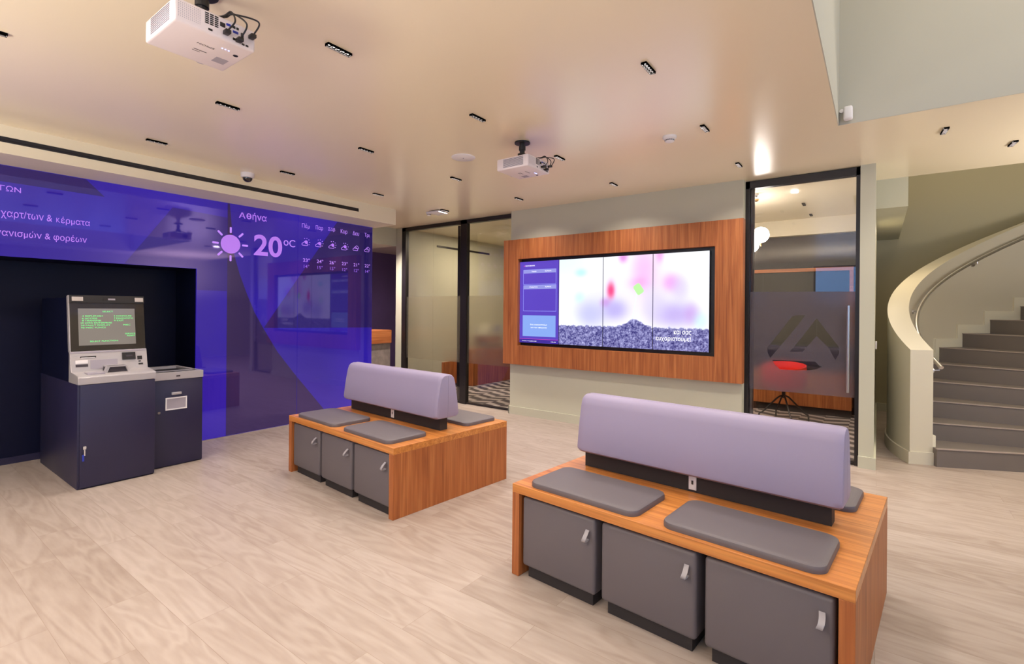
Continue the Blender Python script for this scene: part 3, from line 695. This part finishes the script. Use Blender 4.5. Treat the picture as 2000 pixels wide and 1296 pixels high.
# screen head: tilted slab
S0 = Vector((0, 5.125-5.45, 1.048)); S1 = Vector((0, 5.190-5.45, 1.494)); sd = (S1-S0).normalized(); sn_ = Vector((0, -sd.z, sd.y))
def head(name, x0, x1, a, b, off0, off1, m, par, label=None, bev=0):
    bm = bmesh.new(); vs = []
    for x in (x0, x1):
        for (s, o) in ((a, off0), (b, off0), (b, off1), (a, off1)):
            vs.append(bm.verts.new(S0+Vector((x-1.35, 0, 0))+sd*s+sn_*o))
    for q in ((0, 1, 2, 3), (4, 5, 6, 7), (0, 1, 5, 4), (1, 2, 6, 5), (2, 3, 7, 6), (3, 0, 4, 7)): bm.faces.new([vs[i] for i in q])
    return obj(name, bm, m, par, label=label)
hd = head('screen_bezel', 1.104, 1.602, 0, .449, -.035, 0, 'glossblack', at)
head('side_trim', 1.097, 1.104, -.003, .449, -.04, .002, 'silver', at)
head('top_bar', 1.104, 1.602, .388, .450, .0002, .012, 'blackp', at)
scn = head('screen', 1.156, 1.534, .042, .343, .0002, .0015, 'greytint', at, 'screen with green service menu')
for x0, x1 in ((1.118, 1.188), (1.535, 1.595)): head('lamp', x0, x1, .402, .436, .0122, .015, 'lamp_glass', at)
cm = head('camera_window', 1.318, 1.400, .408, .432, .0122, .0145, 'black', at)
head('camera_lens', 1.350, 1.398, .412, .426, .0146, .0155, 'pgrey', cm)
PA = (S0+sn_*.0018-Vector((1.35, 0, 0)), (1, 0, 0), sd)
def at_t(s, x0, x1, a, h=.0115): text(s, 'green_text', (x0, x1, a, a+h), PA, scn, thick=.0004, bold=.001)
at_t('SELECT', 1.313, 1.383, .312)
for s, a, x1 in (('4 REPLENISH', .275, 1.314), ('6 ACCESS', .256, 1.277), ('8 TRANSFER', .237, 1.303)): at_t(s, 1.180, x1, a)
for s, a, x1 in (('10 HOG ENTERPRISE', .218, 1.374), ('20 FAULT DISPLAY', .199, 1.362), ('90 MISC FUNCS', .180, 1.330)): at_t(s, 1.172, x1, a)
for s, a, x1 in (('5 CONFIGURE', .275, 1.510), ('7 DIAGNOSTIC', .256, 1.522), ('9 EXIT', .237, 1.455)): at_t(s, 1.388, x1, a)
at_t('MISC', 1.45, 1.50, .199); at_t('SERVICE', 1.460, 1.532, .124); at_t('ASSIST', 1.472, 1.532, .107); at_t('SELECT FUNCTION:', 1.225, 1.412, .068)
# console details
def con_face(name, x0, x1, z0, z1, m, proud=.002, par=None, label=None):
    s = (5.118-5.085)/(1.045-.884); y0 = 5.085+(z0-.884)*s; y1 = 5.085+(z1-.884)*s
    bm = bmesh.new(); vs = [bm.verts.new((x-1.35, y-5.45-o, z)) for x in (x0, x1) for (y, z, o) in ((y0, z0, -.004), (y1, z1, -.004), (y1, z1, proud), (y0, z0, proud))]
    for q in ((0, 1, 2, 3), (4, 5, 6, 7), (0, 1, 5, 4), (1, 2, 6, 5), (2, 3, 7, 6), (3, 0, 4, 7)): bm.faces.new([vs[i] for i in q])
    return obj(name, bm, m, par or con, label=label)
con_face('trim_strip', 1.100, 1.604, 1.030, 1.043, 'pgrey', .003)
con_face('receipt_slot', 1.158, 1.258, .992, 1.004, 'blackp'); con_face('slot_lip', 1.164, 1.250, .990, .996, 'white', .004)
con_face('keypad_label', 1.128, 1.205, .948, .975, 'white'); con_face('label_strip', 1.128, 1.205, .922, .942, 'print')
con_face('coin_recess', 1.220, 1.398, .900, .972, 'pgrey')
rd = con_face('card_reader', 1.430, 1.522, .962, 1.020, 'blackp', .010); con_face('card_slot', 1.455, 1.500, .985, 1.000, 'print', .012, rd)
con_face('contactless_symbol', 1.536, 1.570, .955, .985, 'blackp'); con_face('headphone_socket', 1.543, 1.560, .936, .946, 'blackp'); con_face('camera_label', 1.542, 1.574, .912, .926, 'blackp')
bm = bmesh.new()
prism(bm, [(1.300-1.35, .926), (1.425-1.35, .926), (1.450-1.35, .872), (1.434-1.35, .870), (1.416-1.35, .918), (1.312-1.35, .918), (1.294-1.35, .868), (1.280-1.35, .870)], 'Y', 4.965-5.45, 5.02-5.45)
bx(bm, 1.300-1.35, 1.425-1.35, 4.99-5.45, 5.09-5.45, .915, .926)
obj('cash_tray', bm, 'silver', con, label='raised hood over the cash tray')
box('tray_mouth', al((1.298, 1.430, 4.985, 5.08, .876, .916)), 'print', con)
box('keypad', al((1.165, 1.275, 4.935, 5.035, .868, .884)), 'pgrey', con, bevel=.002)

bn = thing('waste_bin', 'low navy cabinet bin with silver top beside the cash machine', 'bin', (1.81, 5.3, 0))
def nl(b): return (b[0]-1.81, b[1]-1.81, b[2]-5.3, b[3]-5.3, b[4], b[5])
box('cabinet', nl((1.609, 2.018, 5.035, 5.62, 0, .765)), 'navy', bn, bevel=.002)
dn = box('door', nl((1.612, 2.016, 5.020, 5.035, .01, .762)), 'navy', bn, bevel=.0015)
bm = bmesh.new()
for b in ((1.607, 2.020, 5.016, 5.06, .765, .828), (1.607, 1.64, 5.06, 5.62, .765, .828), (1.99, 2.020, 5.06, 5.62, .765, .828), (1.64, 1.99, 5.55, 5.62, .765, .828), (1.64, 1.99, 5.06, 5.55, .765, .775)): bx(bm, *nl(b))
tp = obj('top', bm, 'silver', bn, label='silver top rim')
box('lid', nl((1.65, 1.98, 5.09, 5.50, .776, .812)), 'blackp', bn, bevel=.004)
box('lid_bar', nl((1.635, 1.985, 5.10, 5.125, .828, .838)), 'steel', bn)
box('lock', nl((1.80, 1.83, 5.010, 5.016, .788, .800)), 'print', tp)
bm = bmesh.new(); cyl(bm, (1.668-1.81, 5.006-5.3, .486), .011, .014, 'Y', 16); obj('lock', bm, 'chrome', dn, smooth=True)
box('handle', nl((1.763, 1.841, 5.006, 5.020, .630, .652)), 'silver', dn, bevel=.002)
bm = bmesh.new()
for b in ((1.718, 1.886, 5.012, 5.020, .498, .508), (1.718, 1.886, 5.012, 5.020, .597, .607), (1.718, 1.728, 5.012, 5.020, .508, .597), (1.876, 1.886, 5.012, 5.020, .508, .597)): bx(bm, *nl(b))
fr = obj('window_frame', bm, 'white', dn); box('window', nl((1.728, 1.876, 5.017, 5.0198, .508, .597)), 'pgrey', fr)

# ================================================================== projectors
def projector(loc, label):
    t = thing('projector', label, 'projector', loc, 0, 'ceiling projectors')
    hx, hy = .154, .150
    bm = bmesh.new(); bx(bm, -hx, hx, -hy, hy, 0, .092, bevel=.010, seg=3); b = obj('body', bm, 'white2', t, smooth=True)
    bm = bmesh.new()      # side vent facing -X
    for k in range(9): bx(bm, -hx-.0012, -hx+.001, -.105, .085, .016+k*.0075, .0195+k*.0075)
    obj('side_vent', bm, 'vent', t)
    bm = bmesh.new()      # dotted speaker grille on the connector side
    for i in range(12):
        for k in range(9): bx(bm, -.140+i*.0068, -.1378+i*.0068, -hy-.0008, -hy+.001, .022+k*.0068, .0242+k*.0068)
    obj('speaker_grille', bm, 'pgrey', t)
    bm = bmesh.new()
    for i in range(3):
        for k in range(6): bx(bm, -.046+i*.018, -.032+i*.018, -hy-.001, -hy+.001, .038+k*.0078, .043+k*.0078)
    obj('exhaust_slots', bm, 'blackp', t)
    for nm, x0, x1, z0, z1, m in (('port', .010, .030, .050, .068, 'blackp'), ('port', .034, .052, .064, .074, 'bluep'), ('port', .060, .082, .046, .056, 'bluep'), ('port', -.034, -.018, .014, .022, 'blackp'),
                                  ('port', .030, .044, .024, .032, 'blackp'), ('port', .092, .104, .026, .060, 'blackp'), ('port', .060, .070, .016, .026, 'blackp'), ('port', .096, .108, .010, .018, 'blackp'),
                                  ('port', .112, .124, .010, .018, 'blackp'), ('port', .058, .070, .064, .075, 'blackp'), ('port', .074, .084, .064, .074, 'blackp'), ('port', .084, .091, .030, .037, 'yellow')):
        bm = bmesh.new(); bx(bm, x0, x1, -hy-.003, -hy+.001, z0, z1, bevel=.0015, seg=1); obj(nm, bm, m, t)
    bm = bmesh.new(); cyl(bm, (.06, hy-.004, .046), .040, .018, 'Y', 32); ln = obj('lens_ring', bm, 'pgrey', t, smooth=True)
    bm = bmesh.new(); cyl(bm, (.06, hy+.014, .046), .028, .003, 'Y', 32); obj('lens', bm, 'glossblack', ln, smooth=True)
    # cables with plugs, tied together above the ports
    for k, (x0, x1, z0, z1) in enumerate(((.030, .040, .028, .112), (.080, .046, .018, .108), (.132, .050, .055, .106))):
        top = (x1, -hy-.028, z1)
        mid = ((x0+x1)/2+(.012, .030, .050)[k], -hy-.050, (z0+z1)/2+(.0, .016, .03)[k])
        pts = smooth_pts([(x0, -hy-.004, z0), (x0, -hy-.032, z0+.006), mid, top, (x1-.012, -hy+.02, .105), (0, 0, .13)])
        bm = bmesh.new(); tube(bm, pts, .0034, 8); cb = obj('cable', bm, 'black', t, smooth=True)
        bm = bmesh.new(); bx(bm, x0-.011, x0+.011, -hy-.034, -hy-.002, z0-.008, z0+.008, bevel=.003); obj('plug', bm, 'black', cb, smooth=True)
    PQ = ((0, 0, -.0002), (-1, 0, 0), (0, 1, 0))   # underside; normal (-1,0,0)x(0,1,0) = (0,0,-1)
    text('EPSON', 'print', (-.035, .030, -.045, -.032), PQ, b, thick=.0004, bold=.001, label='maker name printed upside down')
    bm = bmesh.new(); bx(bm, .070, .120, .020, .075, -.0008, .0005); obj('rating_label', bm, 'pgrey', b)
    bm = bmesh.new(); bx(bm, -.02, .03, .020, .024, -.0008, .0005); obj('access_slot', bm, 'print', b)
    bm = bmesh.new(); bx(bm, -.02, .01, .036, .039, -.0008, .0005); obj('access_slot', bm, 'print', b)
    for k in range(3):
        bm = bmesh.new(); cyl(bm, (.052+k*.013, -.075, -.0012), .0028, .002, 'Z', 10); obj('status_light', bm, 'ledblue', b)
    bm = bmesh.new(); cyl(bm, (.115, -.055, -.0016), .010, .002, 'Z', 16); obj('foot', bm, 'blackp', b)
    # ceiling mount
    bm = bmesh.new(); cyl(bm, (.01, .02, .238), .062, .0115, 'Z', 32); mt = obj('mount_plate', bm, 'blackp', t, smooth=True)
    bm = bmesh.new(); cyl(bm, (.01, .02, .155), .020, .085, 'Z', 20); cyl(bm, (.01, .02, .185), .027, .030, 'Z', 20); bx(bm, -.018, .038, -.006, .046, .122, .160, bevel=.004); obj('mount_post', bm, 'blackp', t, smooth=True)
    for a in (45, 135, 225, 315):
        c, s = math.cos(math.radians(a)), math.sin(math.radians(a)); bm = bmesh.new()
        tube(bm, [(.01, .02, .126), (.01+.06*c, .02+.06*s, .122), (.01+.115*c, .02+.115*s, .098), (.01+.12*c, .02+.12*s, .090)], .007, 8); obj('mount_arm', bm, 'blackp', t, smooth=True)
    return t
p1 = projector((.915, 2.32, 2.5), 'white projector close overhead at the top left, hanging from the ceiling')
dup(p1, (3.255, 2.29, 2.5), 0, 'farther white projector hanging from the ceiling in front of the screens')

# ================================================================== ceiling fittings
def downlight():
    t = thing('downlight', 'x', 'ceiling light', (0, 0, CE), 0, 'black linear ceiling downlights')
    bm = bmesh.new(); hl, hw, h = .071, .0155, .013
    bx(bm, -hl, hl, -hw, -hw+.0025, -h, 0); bx(bm, -hl, hl, hw-.0025, hw, -h, 0)
    for k in range(6):
        x = -hl+k*(2*hl-.0025)/5; bx(bm, x, x+.0025, -hw+.0025, hw-.0025, -h, 0)
    bx(bm, -hl, hl, -hw, hw, -.0015, 0)
    obj('baffle', bm, 'baffle', t)
    bm = bmesh.new()
    for k in range(5): cyl(bm, (-hl+.0014+(k+.5)*(2*hl-.0025)/5, 0, -.0030), .0085, .0012, 'Z', 14)
    obj('led_cells', bm, 'led', t, label='five small round lamps in the black baffle')
    return t
X0, Y0, DX, DY = 1.5425, 2.262, 1.112, 1.2325
rows = {-1: 'right of the nearer bench', 0: 'in the row over the projectors', 1: 'in the row between projectors and bulkhead', 2: 'in the row along the cream bulkhead'}
def lab(i, j):
    fx = {(0, 0): 'lit black downlight just right of the near projector', (0, 1): 'black downlight below the near projector in the picture', (0, 2): 'nearest visible black downlight along the bulkhead slot',
          (1, -1): 'large looking black downlight at the top right, left of the ceiling void', (1, 0): 'black downlight left of and above the farther projector', (1, 1): 'black downlight midway between the ceiling speaker and bulkhead',
          (1, 2): 'black downlight behind the black dome camera', (2, -1): 'black downlight just right of the smoke detector', (2, 0): 'black downlight just right of the farther projector',
          (2, 1): 'black downlight beside the round ceiling speaker', (2, 2): 'black downlight just behind the small detector by the bulkhead', (3, -1): 'black downlight nearest the glass door',
          (3, 0): 'black downlight above the wooden surround, close to the wall', (3, 1): 'black downlight above the left end of the screen wall', (3, 2): 'black downlight behind the white access point',
          (-1, 1): 'black downlight cut by the left edge of the picture'}
    return fx.get((i, j), 'black downlight between nearer bench and camera, above the picture edge')
first = None
for i in range(-4, 4):
    for j in (-2, -1, 0, 1, 2):
        x, y = X0+i*DX, Y0+j*DY
        if .4 < x < 4.4 and y < .3: continue
        if j == -2: continue
        if x < -3.9: continue
        vis = i >= 0 or (i, j) == (-1, 1)
        if vis:
            if first is None: first = downlight(); first.location = (x, y, CE); first['label'] = lab(i, j)
            else: dup(first, (x, y, CE), 0, lab(i, j))
        area('lamp_light', (x, y, CE-.006), .134, .024, 4.9 if x < 3 else 8.5, WARM, spread=math.radians(134))
for (x, y, lb, s) in ((4.815, -.388, 'black downlight nearest the corner of the ceiling void', 1), (5.475, -.848, 'black downlight at the right edge of the picture', 1)):
    dup(first, (x, y, CE), .08, lb); area('lamp_light', (x, y, CE-.006), .134, .024, 4.9 if x < 3 else 8.5, WARM, spread=math.radians(134))
for (x, y, lb) in ((7.10, .746, 'black downlight in the right office, nearer of two'), (7.93, .746, 'black downlight in the right office, by the bulkhead')):
    dup(first, (x, y, CE), 0, lb)
bm = bmesh.new(); cyl(bm, (6.325, .754, CE-.012), .035, .0125, 'Z', 24); t = obj('spotlight', bm, 'led'); tag(t, 'bright round spotlight on the ceiling of the right office', 'ceiling light')
area('spot_light', (6.325, .754, CE-.02), .06, .06, 6, WARM)
area('screen_row_light', (4.9, -.2, CE-.02), .1, .03, 2, WARM)

def smoke(loc, label, r=.05):
    t = thing('smoke_detector', label, 'smoke detector', loc); bm = bmesh.new()
    lathe(bm, [(r, 0), (r, -.012), (r*.96, -.018), (r*.72, -.024), (r*.66, -.040), (r*.5, -.046), (.001, -.047)]); obj('body', bm, 'white', t, smooth=True)
    bm = bmesh.new()
    for k in range(16):
        a = 2*PI*k/16; c, s = math.cos(a), math.sin(a); rr = r*.70
        vs = [bm.verts.new((rr*(c*1)-q*s, rr*s+q*c, z)) for q, z in ((-.004, -.027), (.004, -.027), (.004, -.037), (-.004, -.037))]; bm.faces.new(vs)
    bmesh.ops.solidify(bm, geom=bm.faces[:], thickness=.003); obj('vent', bm, 'blackp', t)
    return t
smoke((3.80, 1.30, CE), 'white smoke detector on the ceiling above the screens', .052)
smoke((4.87, 5.02, CE-.0), 'small white detector on the ceiling by the end of the bulkhead', .040)
smoke((6.2, 1.145, CE), 'white smoke detector in the right office seen through the door', .05)
t = thing('dome_camera', 'white and black dome camera on the ceiling by the bulkhead', 'security camera', (2.44, 5.09, CE)); bm = bmesh.new()
lathe(bm, [(.062, 0), (.062, -.035), (.056, -.045), (.045, -.048), (.001, -.048)]); obj('housing', bm, 'white', t, smooth=True)
bm = bmesh.new(); lathe(bm, [(.045, -.048)]+[(.045*math.cos(a), -.048-.042*math.sin(a)) for a in np.linspace(.1, 1.5, 8)]); obj('dome', bm, 'glossblack', t, smooth=True)
t = thing('access_point', 'flat white wireless access point on the ceiling before the glazed partition', 'access point', (4.89, 4.86, CE)); bm = bmesh.new()
bx(bm, -.07, .07, -.07, .07, -.008, 0); obj('bracket', bm, 'blackp', t)
bm = bmesh.new(); bx(bm, -.10, .10, -.10, .10, -.036, -.008, bevel=.012, seg=3); obj('body', bm, 'white', t, smooth=True)
t = thing('ceiling_speaker', 'round flat white speaker flush in the ceiling left of the farther projector', 'ceiling speaker', (3.285, 2.961, CE)); bm = bmesh.new()
lathe(bm, [(.105, 0), (.105, -.004), (.098, -.009), (.001, -.009)], seg=48); obj('grille', bm, 'white', t, smooth=True)
bm = bmesh.new(); lathe(bm, [(.006, -.009), (.006, -.0115), (.001, -.0115)], seg=12); obj('badge', bm, 'pgrey', t)
t = thing('wall_camera', 'small white camera fixed at the lower corner of the ceiling void', 'security camera', (4.275, .205, 2.80)); bm = bmesh.new()
cyl(bm, (-.018, .012, .045), .014, .018, 'X', 16); obj('bracket', bm, 'white', t, smooth=True)
bm = bmesh.new(); bx(bm, -.065, -.012, -.055, .0, -.035, .062, bevel=.014, seg=3); obj('body', bm, 'white', t, smooth=True)
t = box('light_switch', (6.42, 6.50, .003, .0195, 1.03, 1.11), 'white', bevel=.003); tag(t, 'white switch plate on the side of the white post', 'light switch')
t = thing('wall_sensor', 'small white sensor high on the side wall of the right office', 'sensor', (6.7, .134, 2.45)); bm = bmesh.new(); bx(bm, -.03, .03, 0, .035, -.05, .05, bevel=.008); obj('body', bm, 'white', t, smooth=True)

# ================================================================== staircase
st = thing('curved_staircase', 'curved staircase with cream parapet and dark grey steps', 'staircase', (6.79, -2.2, 0))
RI, RO = 1.93, 2.114
TH0 = 1.968
th = [2.0, 1.8, 1.6, 1.4, 1.2, 1.0, .8] + [.61-.175*k for k in range(12)]
hs = .1672
for n in range(1, 17):
    a0, a1 = th[n-1], th[n]-.02; z = n*hs; bm = bmesh.new(); N = 6
    pa = [(RI-.001, a0+(a1-a0)*k/N) for k in range(N+1)]; pb = [(.95, a1+(a0-a1)*k/N) for k in range(N+1)]
    P = [(r*math.cos(a), r*math.sin(a)) for r, a in pa+pb]
    prism(bm, P[::-1], 'Z', 0, z); s = obj('step', bm, 'step', st)
    # bright nosing edge
    bm = bmesh.new(); e = .006
    P = [((RI-.001)*math.cos(a0), (RI-.001)*math.sin(a0)), (.95*math.cos(a0), .95*math.sin(a0))]
    nx, ny = -math.sin(a0), math.cos(a0)
    Q = [(P[0][0]+nx*e, P[0][1]+ny*e), (P[1][0]+nx*e, P[1][1]+ny*e), (P[1][0]-nx*.02, P[1][1]-ny*.02), (P[0][0]-nx*.02, P[0][1]-ny*.02)]
    prism(bm, Q, 'Z', z-.008, z+.0015); obj('nosing', bm, 'nosing', s)
def ptop(a): return 1.064+.926*(TH0-a)
bm = bmesh.new(); A = [TH0-k*.04 for k in range(73)]; rows = []
for a in A:
    c, s = math.cos(a), math.sin(a)
    rows.append([bm.verts.new((r*c, r*s, z)) for r, z in ((RI, 0), (RO, 0), (RO, ptop(a)), (RI, ptop(a)))])
for p, q in zip(rows, rows[1:]):
    for i in range(4): bm.faces.new((p[i], p[(i+1) % 4], q[(i+1) % 4], q[i]))
bm.faces.new(rows[0]); bm.faces.new(rows[-1][::-1])
obj('parapet', bm, 'para', st, smooth=True, label='smooth cream parapet')
bm = bmesh.new(); rows = []
A2 = [TH0+.008]+[TH0-k*.05 for k in range(0, 50)]
for a in A2:
    c, s = math.cos(a), math.sin(a); rows.append([bm.verts.new((r*c, r*s, z)) for r, z in ((RO-.001, 0), (RO+.016, 0), (RO+.016, .115), (RO-.001, .115))])
for p, q in zip(rows, rows[1:]):
    for i in range(4): bm.faces.new((p[i], p[(i+1) % 4], q[(i+1) % 4], q[i]))
bm.faces.new(rows[0]); bm.faces.new(rows[-1][::-1])
c, s = math.cos(TH0), math.sin(TH0); nx, ny = -s, c
P = [(RI*c, RI*s), ((RO+.016)*c, (RO+.016)*s), ((RO+.016)*c+nx*.016, (RO+.016)*s+ny*.016), ((RI-.004)*c+nx*.016, (RI-.004)*s+ny*.016)]
prism(bm, P, 'Z', 0, .115)
obj('skirting', bm, 'para', st)
bm = bmesh.new()     # stepped skirting against the inside of the parapet
for n in range(1, 16):
    a0 = th[n-1]+.035 if n > 1 else TH0; a1 = th[n]+.035; z0 = (n-1)*hs; z1 = n*hs+.105; N = 5; rw = []
    for k in range(N+1):
        a = a0+(a1-a0)*k/N; rw.append([bm.verts.new((r*math.cos(a), r*math.sin(a), z)) for r, z in ((RI-.024, z0), (RI+.001, z0), (RI+.001, z1), (RI-.024, z1))])
    for p, q in zip(rw, rw[1:]):
        for i in range(4): bm.faces.new((p[i], p[(i+1) % 4], q[(i+1) % 4], q[i]))
    bm.faces.new(rw[0]); bm.faces.new(rw[-1][::-1])
obj('stair_skirting', bm, 'skirt', st)
RH = RI-.065
bm = bmesh.new(); pts = [(RH*math.cos(TH0-k*.04), RH*math.sin(TH0-k*.04), ptop(TH0-k*.04)-.16) for k in range(0, 70)]
tube(bm, pts, .018, 14); hr = obj('handrail', bm, 'steel', st, smooth=True, label='round steel handrail')
for a in (TH0-.02, 1.35, .72, .2, -.3):
    c, s = math.cos(a), math.sin(a); z = ptop(a)-.16; bm = bmesh.new()
    tube(bm, [(RH*c, RH*s, z-.015), (RH*c, RH*s, z-.045), ((RI-.004)*c, (RI-.004)*s, z-.05)], .007, 8)
    tube(bm, [((RI-.016)*c, (RI-.016)*s, z-.05), ((RI+.002)*c, (RI+.002)*s, z-.05)], .026, 16); obj('rail_bracket', bm, 'steel', hr, smooth=True)

# ================================================================== right office
t = thing('pendant_lamp', 'two glowing white globes on a brass arm in the right office', 'pendant lamp', (6.5, 1.18, CE)); bm = bmesh.new()
tube(bm, [(0, .02, 0), (0, .02, -.34), (0, .0, -.47)], .006, 8); tube(bm, [(0, .09, -.58), (0, .0, -.46), (0, -.09, -.40)], .008, 8); tube(bm, [(0, -.01, -.44), (.02, -.06, -.56)], .009, 8); cyl(bm, (0, .02, -.02), .05, .02)
obj('arm', bm, 'brass', t, smooth=True)
for c in ((0, -.055, -.43), (0, .055, -.545)):
    bm = bmesh.new(); bmesh.ops.create_uvsphere(bm, u_segments=32, v_segments=20, radius=.093, matrix=Matrix.Translation(c)); obj('globe', bm, 'globe', t, smooth=True)
pl = bpy.data.lights.new('globe_light', 'POINT'); pl.energy = 26; pl.color = WARM; pl.shadow_soft_size = .1; po = bpy.data.objects.new('globe_light', pl); C.objects.link(po); po.location = (6.3, 1.4, 2.5)
# dark media panel with wooden frame and the low cabinet under it
t = box('wall_panelling', (8.33, 8.4, .134, 3.1, .006, 2.52), 'darkpan'); tag(t, 'dark grey panelling covering the back wall of the right office', 'wall panel')
t = thing('media_panel', 'dark screen in a thin orange wood frame on the back wall of the right office', 'screen', (8.3, 1.6, 0)); bm = bmesh.new()
for b in ((8.27, 8.328, .27, 2.9, 1.995, 2.045), (8.27, 8.328, .27, .315, .93, 1.995), (8.27, 8.328, 2.85, 2.9, .93, 1.995)): bx(bm, b[0]-8.3, b[1]-8.3, b[2]-1.6, b[3]-1.6, b[4], b[5])
obj('frame', bm, 'woodY', t); box('screen', (0, .027, .315-1.6, 2.85-1.6, .95, 1.995), 'screen_off', t)
bm = bmesh.new()
for y in (.70, 1.4, 2.1): bx(bm, -.002, 0, y-1.6-.003, y-1.6+.003, .95, 1.995)
obj('seam', bm, 'blackp', t)
t = thing('low_cabinet', 'orange wood cabinet with dark top along the back of the right office', 'cabinet', (8.1, 1.6, .006))
box('top', (-.15, .228, -1.33, 1.45, .86, .90), 'darkpan', t); box('shelf', (-.13, .228, -1.32, 1.44, .60, .66), 'blackp', t)
box('body', (-.12, .228, -1.33, 1.45, .10, .60), 'woodZ', t); box('plinth', (-.09, .228, -1.32, 1.44, 0, .10), 'blackp', t)
box('back', (.15, .228, -1.33, 1.45, .66, .86), 'darkpan', t)
# red tub chair with black swivel frame
t = thing('swivel_chair', 'red tub chair on black four-leg base behind the glass door', 'chair', (7.25, .97, .006), 0); bm = bmesh.new(); rows = []; N = 28
for k, (r, z) in enumerate(((.16, .40), (.23, .42), (.265, .50), (.275, .60), (.27, .72), (.255, .722), (.25, .60), (.235, .50), (.20, .455), (.05, .445))):
    rows.append([bm.verts.new((r*math.cos(2*PI*i/N), r*math.sin(2*PI*i/N)*.95, z+(.03*math.cos(2*PI*i/N) if k in (4, 5) else 0))) for i in range(N)])
for a, b in zip(rows, rows[1:]):
    for i in range(N): bm.faces.new((a[i], a[(i+1) % N], b[(i+1) % N], b[i]))
bm.faces.new(rows[0][::-1]); bm.faces.new(rows[-1]); obj('shell', bm, 'red', t, smooth=True)
bm = bmesh.new(); cyl(bm, (0, 0, .30), .022, .10, 'Z', 14); obj('column', bm, 'blackp', t, smooth=True)
for k in range(4):
    a = math.radians(25+90*k); c, s = math.cos(a), math.sin(a); bm = bmesh.new()
    tube(bm, smooth_pts([(0, 0, .33), (.07*c, .07*s, .30), (.24*c, .24*s, .12), (.29*c, .29*s, .085), (.295*c, .295*s, .0)], 5), .0105, 8); obj('leg', bm, 'blackp', t, smooth=True)

# ================================================================== left office
t = box('wall_panelling', (6.52, 8.38, 6.33, 6.359, .03, .45), 'woodZ'); tag(t, 'low cherry wood wainscot along the wall of the left office', 'wall panel')
box('baseboard_office', (6.52, 8.4, 6.32, 6.359, .006, .035), 'black', kind='structure')
t = box('air_diffuser', (6.37, 7.86, 6.352, 6.3595, 2.52, 2.555), 'black'); tag(t, 'thin black slot diffuser high on the wall of the left office', 'air diffuser')
t = box('low_cabinet', (6.95, 8.15, 5.98, 6.329, .006, .67), 'woodZ'); tag(t, 'low cherry wood unit under the small desk in the left office', 'cabinet')
t = thing('reception_desk', 'small cream and wood wall desk in the left office', 'desk', (7.6, 6.1, 0)); bm = bmesh.new()
prism(bm, [(-.18, .92), (.42, .90), (.40, 1.12), (-.02, 1.14)], 'Y', -.02, .25); obj('front', bm, 'wall', t)
bm = bmesh.new(); prism(bm, [(-.18, .915), (.42, .895), (.36, .74), (-.06, .76)], 'Y', 0, .25); obj('underside', bm, 'woodX', t)
bm = bmesh.new(); prism(bm, [(.10, 1.02), (.13, .985), (.21, .985), (.24, 1.03), (.22, 1.09), (.12, 1.09)], 'Y', -.03, -.018); obj('badge', bm, 'bluep', t, label='dark blue pentagon badge')
t = box('low_cabinet', (8.16, 8.395, 3.6, 6.2, .006, .62), 'woodZ'); tag(t, 'cherry wood sideboard at the back of the left office', 'cabinet')

# ================================================================== service counter beyond the opening
t = thing('service_counter', 'service counter with cherry wood top and mottled stone front beyond the blue wall', 'counter', (4.8, 6.75, 0))
box('front', (-.78, .76, -.12, .25, 0, .84), 'stone', t); box('top', (-.79, .76, -.15, .30, .84, 1.055), 'woodX', t)
t = thing('monitor', 'black monitor on the service counter, mostly behind the blue wall', 'monitor', (4.93, 6.85, 1.055))
box('screen', (-.02, .02, -.20, .20, .10, .42), 'blackp', t); box('stand', (-.015, .015, -.02, .02, .01, .12), 'blackp', t); box('base', (-.06, .10, -.09, .09, 0, .012), 'blackp', t)
bm = bmesh.new(); bx(bm, 5.0, 5.03, 9.56, 9.6, .9, 2.1); t = obj('wall_strip', bm, 'black'); tag(t, 'thin black vertical strip on the dark wall behind the counter', 'strip')
